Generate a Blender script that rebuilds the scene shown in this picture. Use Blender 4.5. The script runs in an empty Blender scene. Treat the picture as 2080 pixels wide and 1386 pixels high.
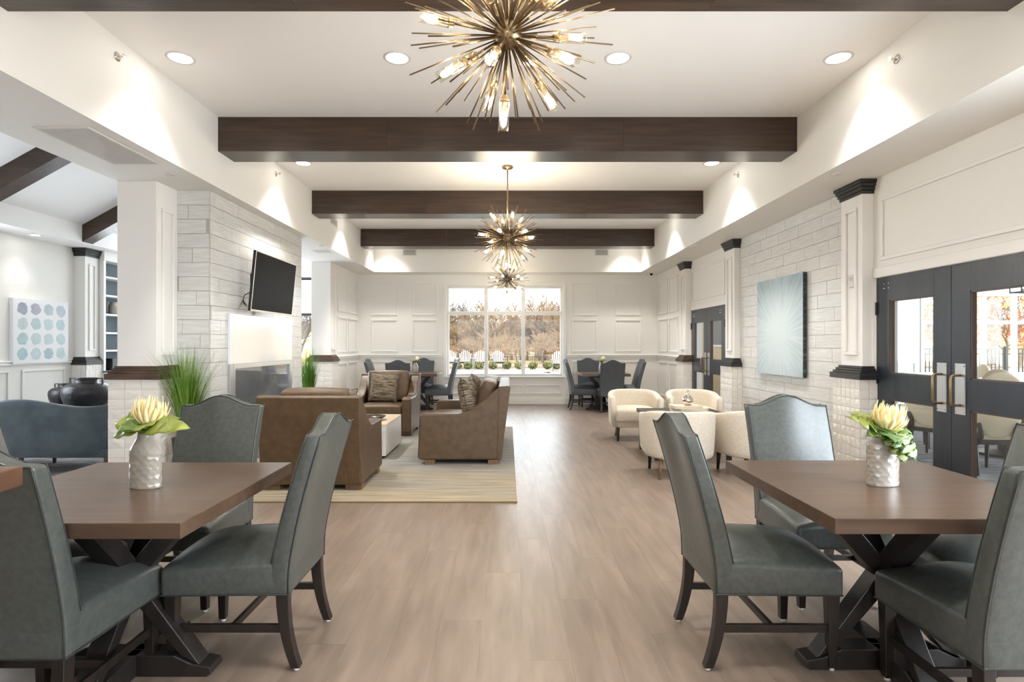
import bpy, math, random
from mathutils import Vector, Matrix, Euler
R = math.radians
random.seed(7)
scene = bpy.context.scene
COL = scene.collection
F = 1150.0            # focal length in pixels of the 2080 px wide frame
EYE = 1.35            # camera height

# ------------------------------------------------------------------ camera
cam_d = bpy.data.cameras.new('camera')
cam_d.sensor_width = 36.0
cam_d.lens = 36.0 * F / 2080.0
cam_d.shift_x = 9.0 / 2080.0
cam_d.shift_y = 6.0 / 2080.0
cam_d.clip_end = 500
cam = bpy.data.objects.new('camera', cam_d)
cam.location = (0, 0, EYE)
cam.rotation_euler = (R(90), 0, 0)
COL.objects.link(cam)
scene.camera = cam

# ------------------------------------------------------------------ world, sun, exposure
w = bpy.data.worlds.new('sky'); scene.world = w
w.use_nodes = True
bg = w.node_tree.nodes['Background']
bg.inputs['Color'].default_value = (0.86, 0.93, 1.0, 1)
bg.inputs['Strength'].default_value = 2.7
scene.view_settings.view_transform = 'Standard'
scene.view_settings.look = 'None'
scene.view_settings.exposure = 1.52
scene.view_settings.gamma = 1.0
scene.view_settings.use_curve_mapping = False
scene.cycles.max_bounces = 10
scene.cycles.diffuse_bounces = 5
scene.cycles.glossy_bounces = 4
scene.cycles.transparent_max_bounces = 16
scene.cycles.sample_clamp_indirect = 6.0

def add_light(name, kind, loc, rot, energy, color, size=None, size_y=None, spot=None, blend=None, radius=None, parent=None):
    d = bpy.data.lights.new(name, kind)
    d.energy = energy; d.color = color
    if kind == 'AREA':
        d.shape = 'RECTANGLE'; d.size = size; d.size_y = size_y
    if spot: d.spot_size = R(spot); d.spot_blend = blend
    if radius is not None: d.shadow_soft_size = radius
    o = bpy.data.objects.new(name, d)
    o.location = loc; o.rotation_euler = rot
    COL.objects.link(o)
    if parent: o.parent = parent
    return o

sun = add_light('sun', 'SUN', (0, -30, 40), (R(52), 0, 0), 5.2, (1.0, 0.88, 0.70))
sun.data.angle = R(1.0)
COOL = (0.80, 0.90, 1.0); WARM = (1.0, 0.87, 0.72); NEUT = (1.0, 0.95, 0.88)
# daylight in unseen windows of the side room and dining hall; right-hand fill is added
add_light('daylight_side_room_a', 'AREA', (-7.15, 6.1, 1.75), (0, R(-90), 0), 25, COOL, 1.9, 3.0)
add_light('daylight_side_room_b', 'AREA', (-7.15, 11.5, 1.75), (0, R(-90), 0), 90, COOL, 1.9, 1.9)
add_light('daylight_hall_side', 'AREA', (14.5, 6.1, 1.7), (0, R(90), 0), 330, COOL, 1.9, 5.8)
add_light('added_fill_right', 'AREA', (3.75, 1.3, 1.5), (0, R(90), 0), 85, COOL, 2.0, 2.8)  # added fill light just outside the added opening in the right wall

# ------------------------------------------------------------------ helpers
def lin(v):
    v /= 255.0
    return v / 12.92 if v <= 0.04045 else ((v + 0.055) / 1.055) ** 2.4
def C(r, g, b): return (lin(r), lin(g), lin(b), 1.0)

MATS = {}
def mat(name, col, rough=0.5, metal=0.0, spec=0.5, col2=None, nscale=4.0, nstretch=(1, 1, 1), ndetail=4.0, lo=0.35, hi=0.65,
        bump=0.0, bscale=20.0, bstretch=(1, 1, 1), bdist=0.01, rnd=0.0, coat=0.0, sheen=0.0, emit=None, estr=0.0, ao=False, trans=0.0):
    if name in MATS: return MATS[name]
    m = bpy.data.materials.new(name); m.use_nodes = True
    nt = m.node_tree; N = nt.nodes; L = nt.links
    b = N['Principled BSDF']
    b.inputs['Base Color'].default_value = col
    b.inputs['Roughness'].default_value = rough
    b.inputs['Metallic'].default_value = metal
    b.inputs['Specular IOR Level'].default_value = spec
    b.inputs['Coat Weight'].default_value = coat
    b.inputs['Coat Roughness'].default_value = 0.15
    b.inputs['Sheen Weight'].default_value = sheen
    if emit: b.inputs['Emission Color'].default_value = emit; b.inputs['Emission Strength'].default_value = estr
    tc = N.new('ShaderNodeTexCoord')
    src = tc.outputs['Object']
    if rnd or col2:
        oi = N.new('ShaderNodeObjectInfo')
        ml = N.new('ShaderNodeMath'); ml.operation = 'MULTIPLY'; ml.inputs[1].default_value = 37.0
        L.new(oi.outputs['Random'], ml.inputs[0])
        va = N.new('ShaderNodeVectorMath'); va.operation = 'ADD'
        L.new(src, va.inputs[0]); L.new(ml.outputs[0], va.inputs[1])
        src = va.outputs[0]
    last = None
    if col2:
        mp = N.new('ShaderNodeMapping'); mp.inputs['Scale'].default_value = nstretch
        L.new(src, mp.inputs['Vector'])
        nz = N.new('ShaderNodeTexNoise'); nz.inputs['Scale'].default_value = nscale; nz.inputs['Detail'].default_value = ndetail
        L.new(mp.outputs[0], nz.inputs['Vector'])
        cr = N.new('ShaderNodeValToRGB')
        cr.color_ramp.elements[0].position = lo; cr.color_ramp.elements[0].color = col
        cr.color_ramp.elements[1].position = hi; cr.color_ramp.elements[1].color = col2
        L.new(nz.outputs['Fac'], cr.inputs['Fac'])
        last = cr.outputs['Color']
    if rnd:
        hs = N.new('ShaderNodeHueSaturation')
        mr = N.new('ShaderNodeMapRange'); mr.inputs['To Min'].default_value = 1 - rnd; mr.inputs['To Max'].default_value = 1 + rnd
        L.new(oi.outputs['Random'], mr.inputs['Value']); L.new(mr.outputs[0], hs.inputs['Value'])
        if last: L.new(last, hs.inputs['Color'])
        else: hs.inputs['Color'].default_value = col
        last = hs.outputs['Color']
    if last: L.new(last, b.inputs['Base Color'])
    if bump:
        mp2 = N.new('ShaderNodeMapping'); mp2.inputs['Scale'].default_value = bstretch
        L.new(src, mp2.inputs['Vector'])
        n2 = N.new('ShaderNodeTexNoise'); n2.inputs['Scale'].default_value = bscale; n2.inputs['Detail'].default_value = 3
        L.new(mp2.outputs[0], n2.inputs['Vector'])
        bp = N.new('ShaderNodeBump'); bp.inputs['Strength'].default_value = bump; bp.inputs['Distance'].default_value = bdist
        L.new(n2.outputs['Fac'], bp.inputs['Height']); L.new(bp.outputs['Normal'], b.inputs['Normal'])
    MATS[name] = m
    return m

def glass_mat(name, tint=(1, 1, 1, 1), refl=0.07, rough=0.02):
    m = bpy.data.materials.new(name); m.use_nodes = True
    nt = m.node_tree; N = nt.nodes; L = nt.links
    N.remove(N['Principled BSDF'])
    tr = N.new('ShaderNodeBsdfTransparent'); tr.inputs['Color'].default_value = tint
    gl = N.new('ShaderNodeBsdfGlossy'); gl.inputs['Roughness'].default_value = rough
    mx = N.new('ShaderNodeMixShader'); mx.inputs['Fac'].default_value = refl
    L.new(tr.outputs[0], mx.inputs[1]); L.new(gl.outputs[0], mx.inputs[2])
    L.new(mx.outputs[0], N['Material Output'].inputs['Surface'])
    MATS[name] = m
    return m

class MB:
    """collects vertices and faces, builds ONE mesh object"""
    def __init__(s): s.v = []; s.f = []
    def add(s, vs, fs):
        o = len(s.v); s.v += [tuple(p) for p in vs]; s.f += [tuple(i + o for i in q) for q in fs]; return s
    def box(s, x0, x1, y0, y1, z0, z1, M=None):
        vs = [Vector(p) for p in ((x0, y0, z0), (x1, y0, z0), (x1, y1, z0), (x0, y1, z0), (x0, y0, z1), (x1, y0, z1), (x1, y1, z1), (x0, y1, z1))]
        if M is not None: vs = [M @ p for p in vs]
        return s.add(vs, ((0, 3, 2, 1), (4, 5, 6, 7), (0, 1, 5, 4), (1, 2, 6, 5), (2, 3, 7, 6), (3, 0, 4, 7)))
    def tube(s, pts, rad, n=8, cap=True, sq=False):
        pts = [Vector(p) for p in pts]
        rr = rad if isinstance(rad, (list, tuple)) else [rad] * len(pts)
        rings = []
        up = None
        for i, p in enumerate(pts):
            d = (pts[min(i + 1, len(pts) - 1)] - pts[max(i - 1, 0)])
            if d.length < 1e-9: d = Vector((0, 0, 1))
            d.normalize()
            if up is None:
                up = Vector((0, 0, 1)) if abs(d.z) < 0.9 else Vector((0, 1, 0))
            a = up - d * up.dot(d)
            if a.length < 1e-6: a = Vector((1, 0, 0)) - d * d.x
            a.normalize(); b = d.cross(a); up = a
            off = math.pi / n if sq else 0
            rings.append([p + (a * math.cos(2 * math.pi * k / n + off) + b * math.sin(2 * math.pi * k / n + off)) * rr[i] for k in range(n)])
        vs = [q for r in rings for q in r]; fs = []
        for i in range(len(pts) - 1):
            for k in range(n):
                k2 = (k + 1) % n
                fs.append((i * n + k, i * n + k2, (i + 1) * n + k2, (i + 1) * n + k))
        if cap:
            fs.append(tuple(reversed(range(n)))); fs.append(tuple(range((len(pts) - 1) * n, len(pts) * n)))
        return s.add(vs, fs)
    def loop_tube(s, pts, rad, n=6):
        pts = [Vector(p) for p in pts]; m = len(pts); vs = []; fs = []
        for i, p in enumerate(pts):
            d = (pts[(i + 1) % m] - pts[i - 1]).normalized()
            up = Vector((0, 0, 1)) if abs(d.z) < 0.8 else Vector((0, 1, 0))
            a = (up - d * up.dot(d)).normalized(); b = d.cross(a)
            vs += [p + (a * math.cos(2 * math.pi * k / n) + b * math.sin(2 * math.pi * k / n)) * rad for k in range(n)]
        for i in range(m):
            j = (i + 1) % m
            for k in range(n):
                k2 = (k + 1) % n
                fs.append((i * n + k, i * n + k2, j * n + k2, j * n + k))
        return s.add(vs, fs)
    def lathe(s, prof, n=24, cx=0, cy=0, sx=1, sy=1, cap=True):
        vs = []; fs = []
        for r, z in prof:
            for k in range(n):
                a = 2 * math.pi * k / n
                vs.append((cx + r * math.cos(a) * sx, cy + r * math.sin(a) * sy, z))
        for i in range(len(prof) - 1):
            for k in range(n):
                k2 = (k + 1) % n
                fs.append((i * n + k, i * n + k2, (i + 1) * n + k2, (i + 1) * n + k))
        if cap:
            if prof[0][0] > 1e-5: fs.append(tuple(reversed(range(n))))
            if prof[-1][0] > 1e-5: fs.append(tuple(range((len(prof) - 1) * n, len(prof) * n)))
        return s.add(vs, fs)
    def prism(s, poly, t0, t1, axis='x'):
        """poly in the two other axes (in order), extruded along axis"""
        def P(a, b, t):
            return (t, a, b) if axis == 'x' else (a, t, b) if axis == 'y' else (a, b, t)
        n = len(poly)
        vs = [P(a, b, t0) for a, b in poly] + [P(a, b, t1) for a, b in poly]
        fs = [tuple(range(n)), tuple(reversed(range(n, 2 * n)))]
        for i in range(n):
            j = (i + 1) % n
            fs.append((i, i + n, j + n, j))
        return s.add(vs, fs)
    def rbox(s, hx, hy, hz, r, n=(4, 4, 4), c=(0, 0, 0), warp=None, M=None):
        """rounded box centred on c, half sizes, edge radius r, warped"""
        def coords(h, m):
            rr = min(r, h * 0.999)
            e = [-h, -h + 0.29 * rr, -h + 0.62 * rr]
            inner = [-h + rr + (2 * h - 2 * rr) * i / m for i in range(m + 1)]
            return e + inner + [-x for x in reversed(e)]
        ax = [coords(hx, n[0]), coords(hy, n[1]), coords(hz, n[2])]
        H = (hx, hy, hz); ln = [len(a) - 1 for a in ax]
        idx = {}; vs = []; fs = []
        def V(i, j, k):
            key = (i, j, k)
            if key in idx: return idx[key]
            p = Vector((ax[0][i], ax[1][j], ax[2][k]))
            q = Vector([max(-(H[t] - min(r, H[t] * .999)), min(H[t] - min(r, H[t] * .999), p[t])) for t in range(3)])
            d = p - q
            if d.length > 1e-9: p = q + d.normalized() * min(r, max(d.length, r))
            if warp: p = Vector(warp(p.x, p.y, p.z))
            p = p + Vector(c)
            if M is not None: p = M @ p
            idx[key] = len(vs); vs.append(p); return idx[key]
        for k in (0, ln[2]):
            for i in range(ln[0]):
                for j in range(ln[1]):
                    q = (V(i, j, k), V(i + 1, j, k), V(i + 1, j + 1, k), V(i, j + 1, k))
                    fs.append(q if k else q[::-1])
        for j in (0, ln[1]):
            for i in range(ln[0]):
                for k in range(ln[2]):
                    q = (V(i, j, k), V(i + 1, j, k), V(i + 1, j, k + 1), V(i, j, k + 1))
                    fs.append(q[::-1] if j else q)
        for i in (0, ln[0]):
            for j in range(ln[1]):
                for k in range(ln[2]):
                    q = (V(i, j, k), V(i, j + 1, k), V(i, j + 1, k + 1), V(i, j, k + 1))
                    fs.append(q if i else q[::-1])
        return s.add(vs, fs)
    def mesh(s, name, m=None, smooth=False):
        me = bpy.data.meshes.new(name)
        me.from_pydata(s.v, [], s.f)
        if m is not None: me.materials.append(m)
        if smooth: me.polygons.foreach_set('use_smooth', [True] * len(me.polygons))
        me.update()
        return me
    def build(s, name, m=None, parent=None, smooth=False, bevel=0.0, loc=None, rot=None):
        return put(name, s.mesh(name, m, smooth), parent, bevel, loc, rot)

def put(name, me, parent=None, bevel=0.0, loc=None, rot=None):
    o = bpy.data.objects.new(name, me); COL.objects.link(o)
    if parent: o.parent = parent
    if loc is not None: o.location = loc
    if rot is not None: o.rotation_euler = rot
    if bevel:
        b = o.modifiers.new('bevel', 'BEVEL'); b.width = bevel; b.segments = 2; b.limit_method = 'ANGLE'; b.angle_limit = R(40)
    return o

def tag(o, label, cat, group=None, kind=None):
    o['label'] = label; o['category'] = cat
    if group: o['group'] = group
    if kind: o['kind'] = kind
    return o
def empty(name, loc=(0, 0, 0), rz=0.0):
    o = bpy.data.objects.new(name, None); o.empty_display_size = 0.1
    o.location = loc; o.rotation_euler = (0, 0, rz); COL.objects.link(o); return o
def thing(name, label, cat, loc=(0, 0, 0), rz=0.0, group=None, kind=None):
    return tag(empty(name, loc, rz), label, cat, group, kind)
def children(o): return [c for c in bpy.data.objects if c.parent == o]
KIDS = {}
def kids(o):
    if o.name not in KIDS: KIDS[o.name] = children(o)
    return KIDS[o.name]
def copy_tree(o, loc, rz, label, group=None, scale=None):
    r = o.copy(); COL.objects.link(r); r.location = loc; r.rotation_euler = (0, 0, rz)
    if scale: r.scale = scale
    r['label'] = label
    if group: r['group'] = group
    for ch in kids(o):
        c = ch.copy(); COL.objects.link(c); c.parent = r
        for g in kids(ch):
            d = g.copy(); COL.objects.link(d); d.parent = c
    return r
def struct(o, label, cat):
    return tag(o, label, cat, kind='structure')

# ------------------------------------------------------------------ materials
m_wall = mat('white_paint', C(233, 231, 226), 0.6, spec=0.3)
m_ceil = mat('ceiling_paint', C(247, 246, 244), 0.7, spec=0.2)
m_trim = mat('trim_white_satin', C(234, 232, 228), 0.32, spec=0.5)
m_beam = mat('beam_walnut', C(44, 31, 22), 0.30, spec=0.6, col2=C(66, 47, 34), nscale=3.0, nstretch=(0.6, 9, 9), bump=0.15, bscale=30, bstretch=(0.3, 6, 6))
m_cap = mat('dark_cap_wood', C(34, 33, 34), 0.3, col2=C(46, 43, 43), nscale=3, nstretch=(2, 2, 14))
m_band = mat('brown_band_wood', C(62, 46, 36), 0.38, col2=C(92, 70, 55), nscale=3, nstretch=(2, 2, 14))
m_tile = mat('stone_tile', C(202, 202, 199), 0.24, col2=C(215, 215, 213), nscale=5, nstretch=(1, 1, 12), rnd=0.03, bump=0.22, bscale=7, bstretch=(1, 1, 5), bdist=0.012)
m_grout = mat('tile_grout', C(176, 170, 162), 0.8)
m_brick = mat('white_relief_tile', C(226, 222, 215), 0.3, rnd=0.03, bump=0.5, bscale=14, bstretch=(1, 1, 2.0), bdist=0.01)
m_brick_g = mat('relief_grout', C(212, 207, 199), 0.7)
m_plank = mat('floor_vinyl', C(114, 100, 89), 0.36, spec=0.5, col2=C(136, 120, 108), nscale=2.0, nstretch=(8, 1.0, 1), ndetail=12, lo=0.3, hi=0.66, rnd=0.02, bump=0.05, bscale=40, bstretch=(6, 0.4, 1))
m_carpet = mat('grey_carpet', C(112, 110, 112), 0.95, spec=0.1, col2=C(160, 158, 160), nscale=9, nstretch=(0.5, 2.4, 1), ndetail=6, bump=0.5, bscale=160)
m_leather = mat('slate_leather', C(66, 70, 67), 0.34, spec=0.55, col2=C(77, 81, 77), nscale=45, ndetail=5, bump=0.12, bscale=170, bdist=0.004)
m_pipe = mat('slate_piping', C(48, 52, 51), 0.45)
m_leg = mat('espresso_wood', C(27, 22, 19), 0.33, col2=C(39, 31, 26), nscale=5, nstretch=(6, 6, 1))
m_char = mat('charcoal_leather', C(62, 66, 72), 0.4, spec=0.5, col2=C(74, 78, 84), nscale=45, bump=0.1, bscale=150, bdist=0.004)
m_table = mat('table_wood', C(72, 54, 42), 0.28, spec=0.5, col2=C(92, 72, 57), nscale=3, nstretch=(1.0, 9, 9), ndetail=6, lo=0.3, hi=0.72, bump=0.04, bscale=30, bstretch=(0.4, 8, 8))
m_tbase = mat('table_base_wood', C(28, 24, 23), 0.35, col2=C(40, 34, 31), nscale=4, nstretch=(5, 5, 1))
m_brown = mat('brown_leather', C(78, 59, 39), 0.42, spec=0.5, col2=C(92, 72, 50), nscale=14, ndetail=8, bump=0.15, bscale=90, bdist=0.004)
m_brownc = mat('brown_cushion', C(84, 64, 43), 0.45, col2=C(98, 77, 54), nscale=14, ndetail=8, bump=0.15, bscale=90, bdist=0.004)
m_pillow = mat('streaked_pillow', C(70, 60, 48), 0.85, spec=0.2, col2=C(150, 138, 120), nscale=12, nstretch=(0.7, 0.7, 9), lo=0.4, hi=0.62, bump=0.4, bscale=40, bstretch=(1, 1, 7))
m_foot = mat('oak_foot', C(98, 73, 54), 0.45, col2=C(120, 91, 67), nscale=6, nstretch=(1, 6, 6))
m_cream = mat('cream_boucle', C(206, 196, 180), 0.9, spec=0.15, col2=C(220, 211, 197), nscale=60, bump=0.5, bscale=130, bdist=0.004, sheen=0.2)
m_blue = mat('blue_velvet', C(76, 87, 94), 0.7, spec=0.25, col2=C(90, 102, 108), nscale=6, sheen=0.2)
m_white = mat('white_ceramic', C(160, 153, 143), 0.18, spec=0.6, coat=0.4)
m_black = mat('black_clay', C(26, 26, 30), 0.38, bump=0.5, bscale=16, bdist=0.02, col2=C(44, 42, 44), nscale=6)
m_petal = mat('protea_petal', C(238, 220, 150), 0.5, col2=C(243, 226, 186), nscale=9, rnd=0.08)
m_petalp = mat('protea_core', C(226, 170, 130), 0.6, rnd=0.08)
m_leaf = mat('leaf_green', C(92, 106, 34), 0.4, col2=C(130, 138, 58), nscale=7, rnd=0.12)
m_leafd = mat('leaf_dark_green', C(58, 92, 30), 0.4, col2=C(104, 130, 50), nscale=8, rnd=0.1)
m_grass = mat('grass_blade', C(62, 108, 28), 0.45, col2=C(120, 156, 56), nscale=2.5, rnd=0.1)
m_pot = mat('brown_pot', C(70, 56, 46), 0.5)
m_bronze = mat('antique_brass', C(150, 128, 98), 0.32, metal=0.9)
m_steel = mat('brushed_steel', C(196, 196, 196), 0.28, metal=0.9, bump=0.05, bscale=90, bstretch=(1, 1, 30))
m_chrome = mat('chrome', C(220, 214, 206), 0.05, metal=1.0)
m_bulb = mat('lit_bulb', (1, 0.8, 0.5, 1), 0.4, emit=(1.0, 0.91, 0.77, 1), estr=160.0)
m_lens = mat('lit_lens', (1, 1, 1, 1), 0.4, emit=(1.0, 0.95, 0.86, 1), estr=9.0)
m_door = mat('door_stain', C(34, 40, 48), 0.30, spec=0.5, col2=C(42, 48, 56), nscale=3, nstretch=(8, 8, 0.6), bump=0.06, bscale=26, bstretch=(6, 6, 0.4))
m_doorin = mat('door_edge_brown', C(74, 56, 44), 0.45)
m_glass = glass_mat('window_glass', (0.97, 0.985, 0.98, 1), 0.012)
m_dglass = glass_mat('door_glass', (0.96, 0.975, 0.97, 1), 0.05)
m_bglass = glass_mat('bulb_glass', (1.0, 0.98, 0.93, 1), 0.2)
m_grille = mat('grille_white', C(214, 212, 208), 0.5)
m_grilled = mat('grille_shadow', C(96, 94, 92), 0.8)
m_tvs = mat('tv_screen', C(16, 18, 21), 0.45, spec=0.06)
m_tvb = mat('tv_bezel', C(28, 28, 30), 0.35)
m_panel = mat('polished_white_panel', C(232, 237, 244), 0.08, spec=0.6, coat=0.6)
m_fglass = mat('fire_glass', C(92, 100, 108), 0.04, spec=0.9, coat=0.5)  # grey-blue reflection of the room put into the glass colour
m_dark = mat('dark_void', C(22, 22, 24), 0.6)
m_cloth = mat('white_cloth', C(236, 236, 236), 0.8)
m_paper = mat('book_paper', C(232, 226, 212), 0.7)
m_bcover = mat('book_cover', C(222, 208, 186), 0.5, rnd=0.1)
m_ctop = mat('pale_block', C(206, 203, 200), 0.3, col2=C(216, 213, 208), nscale=3, nstretch=(1, 8, 8))
m_bowl = mat('dark_bowl', C(40, 26, 18), 0.25, coat=0.3)

# ================================================================== STRUCTURE
YB = 12.66                 # inner face of the far wall
SOF, BEAMZ, CEIL = 2.90, 3.26, 3.60
XT = 2.87                  # half width of the ceiling tray
XL, XR = -3.35, 3.46       # left column face, right wall face
XS = -7.0                  # far wall of the side room

# ---- floor of separate planks over a base slab
floor = MB().box(-3.71, 3.66, -6, YB, -0.06, -0.004).build('floor', m_plank)
struct(floor, 'pale greige wood plank floor of the lounge', 'floor')
PW, PL = 0.19, 1.5
pm = {}
def plank_mesh(wd, ln):
    k = (round(wd, 3), round(ln, 3))
    if k not in pm:
        pm[k] = MB().box(-wd / 2, wd / 2, -ln / 2, ln / 2, -0.0045, 0).mesh('plank', m_plank)
    return pm[k]
nx = 36
PW = (3.46 + 3.71) / nx
for i in range(nx):
    y = 2.0 - (i * 0.617 % 1.0) * PL
    while y < YB:
        y0, y1 = max(y, 1.9), min(y + PL, YB)
        if y1 - y0 > 0.05:
            put('plank', plank_mesh(PW - 0.0006, y1 - y0 - 0.0006), floor, loc=(-3.71 + PW * (i + 0.5), (y0 + y1) / 2, 0))
        y += PL
for o in (MB().box(XS - 0.2, -3.71, -6, YB, -0.06, 0).build('floor_side_room', m_carpet),):
    struct(o, 'grey streaked carpet floor of the side room', 'floor')
struct(MB().box(3.66, 14.4, 3.0, YB, -0.06, 0).build('floor_dining_hall', m_carpet), 'grey patterned carpet beyond the glazed doors', 'floor')

# ---- walls
def wall_y(name, x_spans, y0, y1, z0, z1, holes, m=m_wall):
    """wall parallel to X with rectangular holes (x0,x1,z0,z1)"""
    b = MB(); xs = sorted({x_spans[0], x_spans[1]} | {h[0] for h in holes} | {h[1] for h in holes})
    for a, c in zip(xs, xs[1:]):
        zz = [z0]
        for h in sorted(holes, key=lambda h: h[2]):
            if h[0] <= a + 1e-6 and h[1] >= c - 1e-6: zz += [h[2], h[3]]
        zz.append(z1)
        for q in range(0, len(zz), 2):
            if zz[q + 1] - zz[q] > 1e-4: b.box(a, c, y0, y1, zz[q], zz[q + 1])
    return b.build(name, m)
def wall_x(name, y_span, x0, x1, z0, z1, holes, m=m_wall):
    b = MB(); ys = sorted({y_span[0], y_span[1]} | {h[0] for h in holes} | {h[1] for h in holes})
    for a, c in zip(ys, ys[1:]):
        zz = [z0]
        for h in sorted(holes, key=lambda h: h[2]):
            if h[0] <= a + 1e-6 and h[1] >= c - 1e-6: zz += [h[2], h[3]]
        zz.append(z1)
        for q in range(0, len(zz), 2):
            if zz[q + 1] - zz[q] > 1e-4: b.box(x0, x1, a, c, zz[q], zz[q + 1])
    return b.build(name, m)

WIN = (-1.365, 1.233, 0.634, 2.65)
SWIN = (-6.35, -3.92, 0.62, 2.82)
HWIN = (9.30, 14.2, 0.66, 2.48)
wall_back = wall_y('wall_back', (XS - 0.2, 14.4), YB, YB + 0.2, 0, 4.2, [WIN, SWIN, HWIN])
struct(wall_back, 'white panelled end wall around the picture window', 'wall')
D1 = (3.52, 5.312, 0.0, 1.965); D2 = (8.99, 10.66, 0.0, 1.975)
wall_right = wall_x('wall_right', (-6, YB), XR, XR + 0.2, 0, 3.0, [(-0.1, 2.7, 0.5, 2.5), D1, D2])  # unseen opening before the doors is added to admit the right fill
struct(wall_right, 'white side wall holding the two glazed double doors', 'wall')
wall_right_b = MB().box(3.35, XR, 10.99, YB, 0, 3.0).build('wall_right_end', m_wall)
struct(wall_right_b, 'short panelled wall beside the far right corner', 'wall')
wall_left_b = MB().box(-3.70, -3.335, 11.0, YB, 0, 3.0).build('wall_left_end', m_wall)
struct(wall_left_b, 'panelled wall stub left of the picture window', 'wall')
SH = [(5.2, 7.0, 0.8, 2.7), (10.55, 12.45, 0.8, 2.7)]
wall_side = wall_x('wall_side_room', (-6, YB), XS - 0.2, XS, 0, 4.2, SH)
struct(wall_side, 'white wainscoted wall of the side room', 'wall')
struct(wall_y('wall_front', (XS - 0.2, 3.66), -6.2, -6, 0, 4.2, [(-2.8, 2.8, 0.7, 2.7)]), 'white wall behind the viewer with an added wide opening', 'wall')  # unseen opening added to bring sky and sun light in
struct(wall_x('wall_hall_side', (3.0, YB), 14.4, 14.6, 0, 3.2, [(3.2, 9.0, 0.7, 2.7)]), 'outer wall of the dining hall with windows', 'wall')
struct(wall_y('wall_hall_front', (3.66, 14.4), 2.9, 3.0, 0, 3.2, []), 'near wall of the dining hall', 'wall')
struct(MB().box(3.66, 14.4, 3.0, YB, 2.82, 3.0).build('ceiling_dining_hall', m_ceil), 'flat white ceiling of the dining hall', 'ceiling')
struct(MB().box(6.2, 14.4, 8.9, 9.0, 0, 2.82).build('wall_hall_divider', m_wall) if False else MB().box(3.66, 6.55, 11.15, 11.35, 0, 2.82).build('wall_hall_partition', mat('beige_paint', C(196, 172, 138), 0.6)), 'beige partition wall seen through the far doors', 'wall')

# ---- ceiling with the tray
b = MB()
b.box(-XT - 0.02, XT + 0.02, -6, YB, CEIL, CEIL + 0.12)
ceiling = b.build('ceiling', m_ceil)
struct(ceiling, 'white tray ceiling above the beams', 'ceiling')
for nm, x0, x1, lab in (('ceiling_soffit_left', -3.71, -XT, 'white dropped soffit along the side room opening'),
                        ('ceiling_soffit_right', XT, XR + 0.2, 'white dropped soffit above the right doors')):
    struct(MB().box(x0, x1, -6, YB, SOF, CEIL).build(nm, m_wall), lab, 'ceiling')
struct(MB().box(-XT, XT, 12.2, YB, SOF, CEIL).build('ceiling_soffit_end', m_wall), 'white dropped soffit above the picture window', 'ceiling')
struct(MB().box(-XT, XT, -6, -5.4, SOF, CEIL).build('ceiling_soffit_front', m_ceil), 'white dropped soffit behind the viewer', 'ceiling')

# ---- side room vaulted ceiling
SL = 0.556; RX = -5.105; ZF = 3.17
RZ = ZF + SL * (RX + 6.5)
b = MB(); t = 0.12
b.prism([(-6.52, ZF - 0.011), (RX, RZ), (RX, RZ + t), (-6.52, ZF + t)], -6, YB, 'y')
b.prism([(RX, RZ), (-3.69, ZF), (-3.69, ZF + t), (RX, RZ + t)], -6, YB, 'y')
struct(b.build('ceiling_vault', m_ceil), 'sloped white vaulted ceiling of the side room', 'ceiling')
struct(MB().box(XS, -6.5, -6, YB, SOF, ZF + 0.1).build('ceiling_soffit_side', m_ceil), 'white ledge soffit along the side room wall', 'ceiling')
for i, (y0, y1, lab) in enumerate(((4.75, 4.96, 'dark sloping timber rafter over the near side room'),
                                   (6.70, 6.91, 'dark sloping timber rafter above the blue settee'),
                                   (8.65, 8.87, 'dark sloping timber rafter beside the built-in bookcase'))):
    d = 0.256
    b = MB()
    b.prism([(-6.5, ZF), (RX, RZ), (-3.71, ZF), (-3.71, ZF - d), (RX, RZ - d), (-6.5, ZF - d)], y0, y1, 'y')
    o = b.build('ceiling_rafter', m_beam); tag(o, lab, 'beam', 'rafters of the vaulted ceiling', 'structure')

# ---- dark beams across the tray
BEAMS = [(2.92, 3.25, 'dark walnut ceiling beam at the top of the view, nearest'),
         (5.61, 5.94, 'widest fully visible dark walnut beam, second from the viewer'),
         (8.30, 8.63, 'dark walnut beam behind the middle chandelier rod, third from the viewer'),
         (11.06, 11.39, 'narrowest dark beam, closest to the picture window'),
         (0.22, 0.55, 'dark walnut beam directly above the viewer')]
for y0, y1, lab in BEAMS:
    root = thing('ceiling_beam', lab, 'beam', (0, y0, BEAMZ), group='dark beams across the tray ceiling', kind='structure')
    cuts = [-XT, -1.2, 1.15, XT]
    for a, c in zip(cuts, cuts[1:]):
        MB().box(a + 0.001, c - 0.001, 0, y1 - y0, 0, CEIL - BEAMZ).build('beam_board', m_beam, root)

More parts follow.
